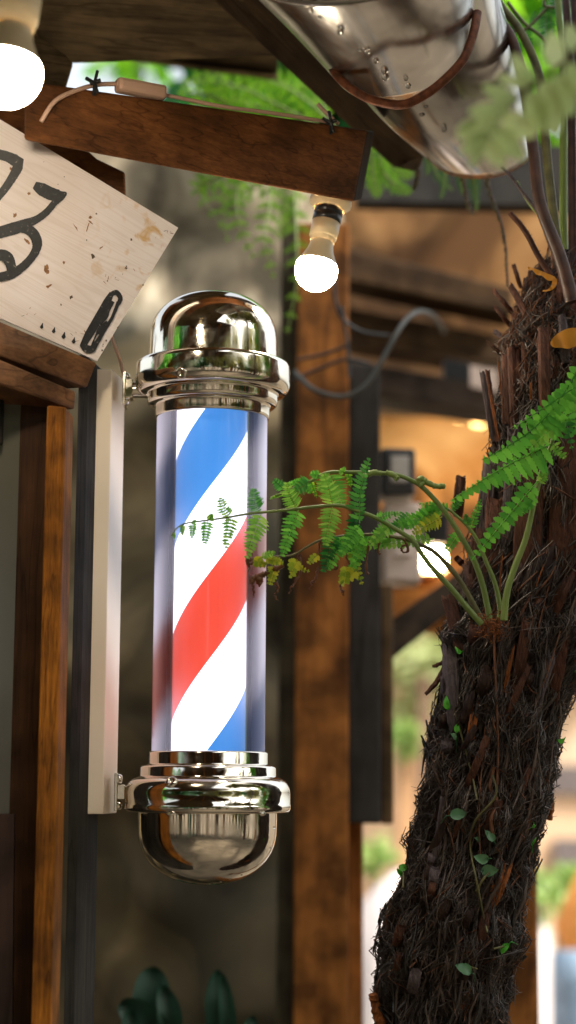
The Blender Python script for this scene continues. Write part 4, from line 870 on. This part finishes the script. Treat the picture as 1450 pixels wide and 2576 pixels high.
bgfern('green fern showing between the beam end and the rafter', (960,400), 2.75, [[(960,330,0),(960,420,0),(1000,470,0),(1035,480,0)],[(930,350,0),(940,440,0),(950,495,0)],[(970,340,.1),(990,420,.1),(1040,440,.1)]], m_lime, 46, 10, 18)
bgfern('fern fringe hanging below the open end of the gutter', (1120,420), 2.6, [[(1090,350,0),(1080,400,0),(1075,440,0)],[(1120,380,0),(1120,450,0),(1110,500,0)],[(1150,400,0),(1160,450,0),(1165,490,0)],[(1190,430,0),(1195,480,.02),(1200,530,.02)],[(1080,370,.1),(1100,440,.1),(1140,480,.1)]], m_deep, 26, 9, 10)
t = thing('dried_frond', P(1240, 480, 2.35), 'withered brown frond hanging below the gutter end', 'dry frond')
for pts in ([(1225,440),(1240,500),(1262,560),(1272,620),(1278,720)], [(1165,440),(1175,500),(1190,535)], [(1050,420),(1048,450),(1040,470)]):
    lf, st_ = MB(), MB(); ww = spline([P(x, y, 2.38) for x, y in pts], 8); n = len(ww); st_.tube(ww, .0016, 5)
    for i in range(n*6):
        k = random.randrange(n-1); p = ww[k]; d = V((random.uniform(-1,1)*.5, random.uniform(-.5,.5), -1)).normalized(); ln = random.uniform(.005,.014)*(1-.5*k/n); s = V((.0016,0,0))
        lf.add([p, p+d*ln*.5+s, p+d*ln, p+d*ln*.5-s], [[0,1,2,3]])
    s_ = st_.build('frond', m_stemb, t); lf.build('leaflets', plain('dry_grey_leaflets', c3((92,84,56)), .8, var=.5, scale=90), s_)
# far greenery blocks seen through gaps: leafy shrubs
def shrub(name, label, cat, c, rad, n, size, mat, group=None, trunk=True, squash=1.0, tmat=m_stemb):
    t = thing(name, (c[0], c[1], c[2]-rad*1.3), label, cat, group)
    lf = MB(); clumps = [V(c)+V((random.gauss(0,.5)*rad, random.gauss(0,.35)*rad, random.gauss(0,.45)*rad*squash)) for _ in range(14)]
    for i in range(n):
        q = random.choice(clumps) + V((random.gauss(0,1), random.gauss(0,1), random.gauss(0,1)))*rad*.22
        d = V((random.uniform(-1,1), random.uniform(-1,1), random.uniform(-1,.4))).normalized(); s = d.orthogonal().normalized(); s.rotate(Matrix.Rotation(random.uniform(0,6.3), 3, d)); z = size*random.uniform(.6,1.4)
        lf.add([q, q+d*z*.5+s*z*.22, q+d*z, q+d*z*.5-s*z*.22], [[0,1,2,3]])
    lf.build('crown', mat, t)
    if trunk:
        tk = MB(); b0 = V((c[0], c[1], max(0.0, c[2]-rad*3))); tk.tube(spline([b0, V((c[0]+.05*rad, c[1], c[2]-rad*.6)), V(c)], 5), [rad*.09]*6+[rad*.06]*4+[rad*.04], 8)
        for q in clumps[:7]: tk.tube([V(c)-V((0,0,rad*.5)), V(c).lerp(q, .6), q], [rad*.04, rad*.025, rad*.01], 5)
        tk.build('trunk', tmat, t)
    return t
random.seed(33)
def at3(x, y, Y): p = P(x, y, Y); return (p.x, p.y, p.z)
shrub('leafy_tree', 'bright lime tree crown beyond the gutter at the top corner', 'tree', at3(1330,60,4.6), .42, 2600, .09, m_lime, 'trees behind the shelter')
shrub('leafy_tree', 'pale green tree seen through the gap beside the notched board', 'tree', at3(350,90,6.5), .16, 60, .13, m_lime, 'trees behind the shelter')
shrub('leafy_tree', 'deep green tree glimpsed over the lime fern behind the beam', 'tree', at3(790,270,4.4), .30, 2000, .09, m_deep, 'trees behind the shelter')
shrub('leafy_bush', 'low bright bush beyond the tan post', 'bush', at3(932,2140,6.5), .06, 160, .05, m_haze, 'bushes in the yard')
shrub('leafy_bush', 'small round bush between the pale far columns', 'bush', at3(1018,1850,7.5), .06, 300, .05, m_haze, 'bushes in the yard')
shrub('leafy_bush', 'yellow green bush beside the far orange parasol', 'bush', at3(1400,2235,7.0), .12, 500, .06, m_haze, 'bushes in the yard', squash=.4)
shrub('leafy_tree', 'pale tree between brace and trunk in the yard', 'tree', at3(1075,1680,8.6), .20, 500, .12, foliage('pale_tree_leaf', c3((170,180,120)), c3((214,214,160)), .4), 'trees behind the shelter')
# broad leaves at the bottom
bp = thing('broadleaf_plant', P(400, 2700, 2.75), 'dark broad-leaved plant below the barber pole by the stone wall', 'plant')
m_broad = foliage('dark_broad_leaf', c3((16,46,32)), c3((36,74,54)), .1, .5)
def broad(par, a, mid, b_, w, Y):
    ww = spline([P(a[0],a[1],Y), P(mid[0],mid[1],Y-.02), P(b_[0],b_[1],Y)], 6); n = len(ww); vs = []
    for i, p in enumerate(ww):
        t = (ww[min(i+1,n-1)]-ww[max(i-1,0)]).normalized(); s = t.cross(CAM-p).normalized(); k = w*Y/FPX/2*math.sin(math.pi*(.05+.9*i/(n-1)))**.7
        vs += [p+s*k+V((0,-.012,0)), p+V((0,.008,0)), p-s*k+V((0,-.012,0))]
    m_ = MB(); m_.add(vs, [[3*i,3*i+1,3*i+4,3*i+3] for i in range(n-1)]+[[3*i+1,3*i+2,3*i+5,3*i+4] for i in range(n-1)], 0, True); m_.build('leaf', m_broad, par)
broad(bp, (400,2650), (385,2520), (385,2432), 95, 2.75); broad(bp, (430,2640), (370,2570), (305,2520), 80, 2.7); broad(bp, (420,2650), (430,2560), (410,2480), 60, 2.7); broad(bp, (385,2660), (340,2620), (330,2540), 60, 2.66)
m_ = MB(); m_.tube([P(400,2660,2.74), P(405,2800,2.75)], .01, 8); m_.build('stem', m_stemol, bp)
bp2 = thing('broadleaf_plant', P(555, 2700, 2.75), 'narrow dark upright leaves left of the tall brown post', 'plant')
broad(bp2, (560,2680), (545,2540), (550,2440), 55, 2.78); broad(bp2, (575,2680), (575,2560), (560,2450), 40, 2.74); broad(bp2, (610,2680), (620,2610), (640,2555), 40, 2.74)
m_ = MB(); m_.tube([P(570,2670,2.76), P(572,2800,2.76)], .01, 8); m_.build('stem', m_stemol, bp2)
# ------------------------------------------------------------------ BACKGROUND STRUCTURE
def slab(name, poly, Y, ext, mat, label, cat, bev=0, group=None, Ys=None):
    pts = [P(x, y, (Ys[i] if Ys else Y)) for i, (x, y) in enumerate(poly)]
    mb = MB(); mb.prism(pts, ext); return tag(mb.build(name, mat, bev=bev), label, cat, group)
# stone wall with undulating face
mb = MB(); nx, nz = 50, 70; vs = []
for i in range(nz+1):
    for j in range(nx+1):
        X = -1.6+ 1.705*j/nx; Z = -.1+2.90*i/nz
        h = .10*noise.noise(V((X*2.2, Z*2.2, 1)))+.05*noise.noise(V((X*6, Z*6, 2))); vs.append(V((X, 3.36-h, Z)))
mb.add(vs, [[i*(nx+1)+j, i*(nx+1)+j+1, (i+1)*(nx+1)+j+1, (i+1)*(nx+1)+j] for i in range(nz) for j in range(nx)], 0, True)
mb.prism([V((-1.6,3.52,-.1)), V((.105,3.52,-.1)), V((.105,3.52,2.76)), V((-1.6,3.52,2.76))], (0,.25,0))
tag(mb.build('stone_wall', wallmat('stone_light_painted_top', P(500,830,3.3).z+.1)), 'rough dark stone wall behind the barber pole', 'wall')
def gp(x0, x1, xs, Y, mat, name, label, ytop, ybot=None, depth=.14, yref=1800, zb=0.0, group=None, bev=.004, cat='post'):
    a, b_ = P(x0, yref, Y), P(x1, yref, Y); zt = P((x0+x1)/2, ytop, Y).z; z0 = P((x0+x1)/2, ybot, Y).z if ybot else zb
    mb = MB(); mb.prism([V((a.x,Y,z0)), V((b_.x,Y,z0)), V((b_.x+xs,Y+depth,z0)), V((a.x+xs,Y+depth,z0))], (0,0,zt-z0)); return tag(mb.build(name, mat, bev=bev), label, cat, group)
gp(743, 878, 0, 2.95, m_post, 'brown_post', 'tall reddish brown timber post behind the pole and ferns', 560)
gp(700, 744, 0, 3.10, wood('grey_post', c3((60,54,42)), c3((88,80,62)), (0,0,1), 2, 20, .8, .2), 'side_post', 'grey weathered board standing beside the tall brown post', 500)
gp(878, 958, 0, 2.97, m_darkpil, 'charcoal_pillar', 'charcoal square pillar hanging beside the brown post', 915, 2072, depth=.10)
gp(958, 990, .0, 3.02, wood('brown_edge', c3((84,66,46)), c3((112,90,64)), (0,0,1), 2, 20, .8, .2), 'edge_board', 'narrow brown board along the charcoal pillar edge', 1470, 2073, depth=.05)
gp(876, 914, 0, 3.05, m_tan, 'tan_post', 'short tan timber post under the charcoal pillar', 2060)
gp(1262, 1345, 0, 3.0, m_post, 'low_post', 'brown timber post behind the lower fern trunk', 1950, depth=.03)
gp(1318, 1347, .0, 3.04, m_dkbrown, 'dark_post', 'dark strip post behind the right side of the trunk', 1940, depth=.08)
# upper masonry and timbers
Yq = 3.9
slab('masonry_wall', [(860,470),(1600,470),(1600,1010),(860,1010)], Yq+.12, (0,.18,0), m_masonry, 'brown block wall above the lit room', 'wall')
slab('eave_board', [(900,330),(1600,380),(1600,520),(900,505)], Yq-.35, (0,.12,.02), m_darkpil, 'black shadowed eave board under the hanging ferns', 'board')
slab('horizontal_beam', [(850,618),(1290,725),(1290,790),(850,700)], Yq-.10, (0,.12,0), m_bgbeam, 'uppermost weathered beam on the block wall', 'beam', .004, 'timbers over the lit room')
slab('horizontal_beam', [(860,770),(1290,850),(1290,920),(860,850)], Yq-.06, (0,.14,0), m_bgbeam, 'middle weathered beam crossed by the looping cable', 'beam', .004, 'timbers over the lit room')
slab('horizontal_beam', [(878,905),(1300,980),(1300,1046),(878,985)], Yq-.2, (0,.14,0), wood('grey_lintel', c3((58,48,42)), c3((80,68,58)), (1,.1,-.1), 3, 30, .8, .2), 'lowest dark beam directly over the orange lit room', 'beam', .004, 'timbers over the lit room')
slab('black_box', [(1118,900),(1186,914),(1186,962),(1118,950)], Yq-.16, (0,.06,0), m_blackpl, 'small black box between the two lower beams', 'box', .004)
slab('pale_notice', [(1184,918),(1252,930),(1252,985),(1184,972)], Yq-.26, (0,.01,0), plain('pale_notice_card', c3((176,156,144)), .6), 'pale blank notice on the lowest beam beside the trunk', 'notice')
# cables
mb = MB(); mb.tube(spline([P(742,935,2.98-.12), P(790,980,2.8), P(860,998,2.8), P(920,970,2.8), P(965,900,2.8), P(1010,820,2.82), P(1050,785,2.9), P(1090,795,3.2), P(1118,835,3.7)]), .0040, 8)
tag(mb.build('grey_cable', plain('grey_conduit', c3((66,68,64)), .5)), 'thick grey cable looping across the brown post', 'cable')
mb = MB()
for pts in ([(738,955),(800,930),(868,905),(930,915)], [(750,905),(820,890),(870,870)], [(858,770),(872,850),(880,950)], [(840,690),(850,780),(900,830),(980,845)]):
    mb.tube(spline([P(x, y, 2.88) for x, y in pts]), .0028, 6)
tag(mb.build('black_cable', m_blackpl), 'bundle of thin black cables crossing the brown post', 'cable')
# lit room
slab('ochre_wall', [(940,960),(1400,960),(1400,1650),(940,1560)], 4.9, (0,.15,0), m_plaster, 'orange ochre wall of the lit room behind the ferns', 'wall')
slab('room_shelf', [(950,1490),(1400,1440),(1400,1470),(950,1560)], 4.75, (0,.14,0), m_tan, 'tan shelf edge below the ochre wall', 'shelf')
mt_ = thing('electric_meter', P(1000,1240,3.3), 'black electric meter with a pale window on the charcoal pillar', 'meter')
mb = MB(); mb.prism([P(958,1125,3.08), P(1046,1128,3.08), P(1046,1246,3.08), P(958,1246,3.08)], (0,.09,0)); mb.build('housing', m_blackpl, mt_, bev=.006)
mb = MB(); mb.prism([P(984,1146,3.072), P(1030,1146,3.072), P(1030,1212,3.072), P(984,1212,3.072)], (0,.01,0)); mb.build('window', plain('meter_face', c3((170,164,156)), .3), mt_, bev=.002)
wb = thing('switch_box', P(1010,1465,3.2), 'white plastic switch box below the electric meter', 'switch box')
mb = MB(); mb.prism([P(964,1262,3.10), P(1060,1264,3.10), P(1060,1466,3.10), P(964,1462,3.10)], (0,.10,0)); mb.build('housing', plain('white_enamel', c3((208,190,178)), .4, var=.05), wb, bev=.006)
mb = MB(); mb.prism([P(990,1340,3.094), P(1035,1340,3.094), P(1035,1400,3.094), P(990,1400,3.094)], (0,.01,0)); mb.build('cover_flap', plain('white_flap', c3((216,200,190)), .4, var=.05), wb, bev=.002)
slab('room_speaker', [(1062,1285),(1135,1285),(1135,1368),(1062,1368)], 4.4, (0,.1,0), m_blackpl, 'small black box above the glowing room lamp', 'box', .005)
rl = thing('room_lamp', P(1110,1400,4.6), 'glowing flush lamp in the orange room behind the fern', 'lamp')
mb = MB(); Rl = 34*4.75/FPX; mb.lathe([(max(Rl*math.cos(a), .0001), Rl*.9*math.sin(a)) for a in [math.pi/2*i/10 for i in range(11)]], P(1084,1402,4.76), 28, axis=(0,-1,0)); mb.build('diffuser', emit('room_lamp_glow', (1,.80,.50), 60), rl)
mb = MB(); mb.prism([P(1048,1366,4.764), P(1120,1366,4.764), P(1120,1438,4.764), P(1048,1438,4.764)], (0,.13,0)); mb.build('base', m_lamp_cream, rl)
for x, y in ((1160,1048),(1205,1062)):
    mb = MB(); c = P(x, y, 4.5); mb.lathe([(.001,-.012),(.016,-.008),(.02,0),(.016,.01),(.001,.014)], c, 16); 
    tag(mb.build('fairy_light', emit('amber_glow', (1,.5,.14), 5)), 'small amber fairy light under the lowest beam', 'light', 'amber fairy lights under the lowest beam')
mb = hexa([P(955,1580,3.15), P(975,1668,3.15), P(975,1668,3.27), P(955,1580,3.27)], [P(1200,1405,3.25), P(1225,1465,3.25), P(1225,1465,3.37), P(1200,1405,3.37)])
tag(mb.build('diagonal_brace', wood('brace_wood', c3((44,34,24)), c3((66,52,38)), (.8,0,.6), 3, 30, .8, .2), bev=.004), 'dark diagonal brace rising from the charcoal pillar', 'brace')
# yard beyond
yard = 10.0
fh = thing('far_house', P(1200, 2700, yard), 'peach walled house far beyond the tree fern trunk', 'house')
mb = MB(); mb.prism([P(700,1560,yard), P(1700,1560,yard), P(1700,2750,yard), P(700,2750,yard)], (0,.3,0)); mb.build('wall', m_peach, fh)
mb = MB(); mb.prism([P(700,1400,yard-.6), P(1700,1400,yard-.6), P(1700,1580,yard-.6), P(700,1580,yard-.6)], (0,1.0,.15)); mb.build('roof', plain('grey_eave', c3((150,150,140)), .8), fh)
for q in ([(1380,1925),(1600,1925),(1600,1998),(1380,1998)], [(1395,2110),(1600,2110),(1600,2190),(1395,2190)], [(1040,1900),(1085,1900),(1085,2150),(1040,2150)]):
    mb = MB(); mb.prism([P(x, y, yard-.04) for x, y in q], (0,.03,0)); f_ = mb.build('window', plain('dim_window', c3((128,118,116)), .4), fh)
gp(1052, 1090, 0, 8.4, plain('grey_brown_column', c3((150,120,96)), .8), 'far_column', 'grey brown column in front of the far house', 1700, depth=.15)
gp(1000, 1052, 0, 8.8, plain('peach_column', c3((226,176,130)), .8), 'pale_column', 'pale peach column beside the grey brown one', 1640, depth=.2)
def drape(name, c, w, h, Y, mat, label, cat, folds=9):
    t = MB(); n = 36; prof_ = [(0,1.0),(.25,.93),(.55,.74),(.8,.48),(.93,.22),(1,.02)]; vs = []
    for (tz_, rr) in prof_:
        for j in range(n):
            a = 2*math.pi*j/n; k = 1+.07*math.sin(folds*a)*(1-tz_); vs.append(V((c.x+math.cos(a)*w*rr*k, c.y+math.sin(a)*w*rr*k, c.z+h*tz_)))
    t.add(vs, [[i*n+j, i*n+(j+1) % n, (i+1)*n+(j+1) % n, (i+1)*n+j] for i in range(len(prof_)-1) for j in range(n)], 0, True); return tag(t.build(name, mat), label, cat)
m_wcloth = plain('white_cloth', c3((226,214,210)), .9, var=.04)
c = P(1010, 2700, 6.0); zt = P(1010, 2190, 6.0).z; drape('cloth_cover', V((c.x-.01,6.0,c.z)), .29, zt-c.z, 6, m_wcloth, 'white rounded cloth cover between tan post and trunk', 'cloth cover')
c = P(1345, 2800, 7.0); zt = P(1345, 2230, 7).z; drape('cloth_cover', V((c.x,7.0,c.z)), .14, zt-c.z, 7, m_wcloth, 'white tapering cloth cover behind the low brown post', 'cloth cover', 7)
c = P(1500, 2400, 6.4); zt = P(1470, 2150, 6.4).z
par = thing('garden_parasol', (c.x, 6.4, 0), 'orange folded parasol at the far picture edge', 'parasol')
mb = MB(); n = 24; vs = []
for tz_, rr in ((0,.10),(.3,.14),(.75,.07),(1,.01)):
    for j in range(n):
        a = 2*math.pi*j/n; k = 1+.15*math.sin(6*a); vs.append(V((c.x+math.cos(a)*rr*k, 6.4+math.sin(a)*rr*k, c.z+(zt-c.z)*tz_)))
mb.add(vs, [[i*n+j, i*n+(j+1) % n, (i+1)*n+(j+1) % n, (i+1)*n+j] for i in range(3) for j in range(n)], 0, True); mb.build('canopy', plain('orange_fabric', c3((240,160,84)), .8, var=.1), par)
mb = MB(); mb.tube([V((c.x,6.4,0)), V((c.x,6.4,c.z+.1))], .02, 8); mb.build('pole', m_rust, par)
c = P(1450, 2700, 6.1); z1 = P(1450, 2395, 6.1).z; mb = MB(); mb.lathe([(.001,c.z-.5),(.075,c.z-.5),(.08,c.z-.3),(.078,c.z-.1),(.08,c.z),(.078,z1-.1),(.075,z1),(.001,z1+.004)], V((c.x,6.1,0)), 28)
tag(mb.build('water_barrel', plain('blue_plastic', c3((124,146,168)), .5), origin=(c.x,6.1,c.z-.5)), 'blue upright barrel below the orange parasol', 'barrel')
# ------------------------------------------------------------------ GROUND
mb = MB(); mb.add([V((-200,-200,0)), V((200,-200,0)), V((200,200,0)), V((-200,200,0))], [[0,1,2,3]])
g = mb.build('ground', patchy('courtyard_gravel', [(.3, c3((84,76,64))), (.7, c3((120,108,92)))], 1.5), origin=(0,0,0)); g['kind'] = 'structure'
# ------------------------------------------------------------------ COURTYARD BEHIND THE CAMERA (seen in the chrome)
random.seed(77)
cols = [m_tan, m_stemol, m_post, m_darkpil, plain('teal_post_paint', c3((60,110,84)), .6), plain('cream_post', c3((170,150,110)), .6)]
def cpost(X, Yc, w, h, mat, label):
    mb = MB(); mb.prism([V((X-w,Yc-w,0)), V((X+w,Yc-w,0)), V((X+w,Yc+w,0)), V((X-w,Yc+w,0))], (0,0,h)); tag(mb.build('courtyard_post', mat, bev=.01), label, 'post', 'posts round the courtyard')
adj = ['tan','olive','reddish','charcoal','teal','cream']
for i in range(34):
    a = math.radians(-100+i*6.2); r = 5.4+random.uniform(-.5,.9)
    k = random.randrange(6); cpost(math.sin(a)*r, -math.cos(a)*r+.5, random.uniform(.05,.15), random.uniform(2.4,3.4), cols[k], adj[k]+' timber post standing across the courtyard')
for i in range(13):
    a = math.radians(-100+i*17); r = 7.4+random.uniform(-.6,.8); cx_, cy_ = math.sin(a)*r, -math.cos(a)*r+.5
    shrub('courtyard_tree', 'leafy tree on the far side of the courtyard', 'tree', (cx_, cy_, random.uniform(2.4,4.2)), 1.7, 2600, .34, random.choice([m_olive, m_olive, m_leafy, m_deep, m_leaf]), 'trees round the courtyard')
shrub('added_shade_tree', 'added unseen dense tree keeping sun off the barber pole corner', 'tree', (2.95,.75,5.1), 1.5, 9000, .34, m_olive)  # added out of view along the sun direction to shade the near objects
cr_ = thing('added_courtyard_roof', (-1.5,-2.5,3.0), 'added unseen broad dark timber roof over the courtyard', 'roof')  # added out of view to darken the chrome reflections and near light
mb = MB(); mb.prism([V((-5,.1,2.9)), V((1.4,.1,2.9)), V((1.4,-4.6,3.7)), V((-5,-4.6,3.7))], (0,0,.05)); mb.build('roof_sheet', m_bgbeam, cr_)
for i in range(9):
    X = -4.8+i*.75; mb = MB(); mb.prism([V((X,.05,2.78)), V((X+.07,.05,2.78)), V((X+.07,-4.5,3.58)), V((X,-4.5,3.58))], (0,0,.12)); mb.build('rafter', m_post, cr_)
# ------------------------------------------------------------------ LIGHT
w = bpy.data.worlds.new('World'); sc.world = w; w.use_nodes = True; nt = w.node_tree
bg = nt.nodes['Background']; sky = nt.nodes.new('ShaderNodeTexSky'); sky.sky_type = 'NISHITA'; sky.sun_disc = False
SEL, SAZ = math.radians(50), math.radians(115)
sky.sun_elevation = SEL; sky.sun_rotation = SAZ; sky.air_density = 1.6; sky.dust_density = 5; sky.ozone_density = 1
hs = nt.nodes.new('ShaderNodeHueSaturation'); hs.inputs['Saturation'].default_value = .35
nt.links.new(sky.outputs[0], hs.inputs['Color']); nt.links.new(hs.outputs[0], bg.inputs[0]); bg.inputs[1].default_value = .13
sl = bpy.data.lights.new('sun', 'SUN'); sl.energy = 2.5; sl.angle = math.radians(5); sl.color = (1,.95,.86)
so2 = bpy.data.objects.new('sun', sl); COL.objects.link(so2)
sd = V((math.sin(SAZ)*math.cos(SEL), math.cos(SAZ)*math.cos(SEL), math.sin(SEL)))
so2.rotation_euler = sd.to_track_quat('Z', 'Y').to_euler()
sc.view_settings.view_transform = 'Standard'; sc.view_settings.look = 'None'; sc.view_settings.exposure = 1.42; sc.view_settings.gamma = 1
sc.cycles.use_denoising = True
try: sc.cycles.denoiser = 'OPENIMAGEDENOISE'
except Exception: pass
sc.cycles.max_bounces = 8; sc.cycles.transparent_max_bounces = 16; sc.cycles.sample_clamp_indirect = 6
for o in list(bpy.data.objects):
    if '_o' in o: del o['_o']
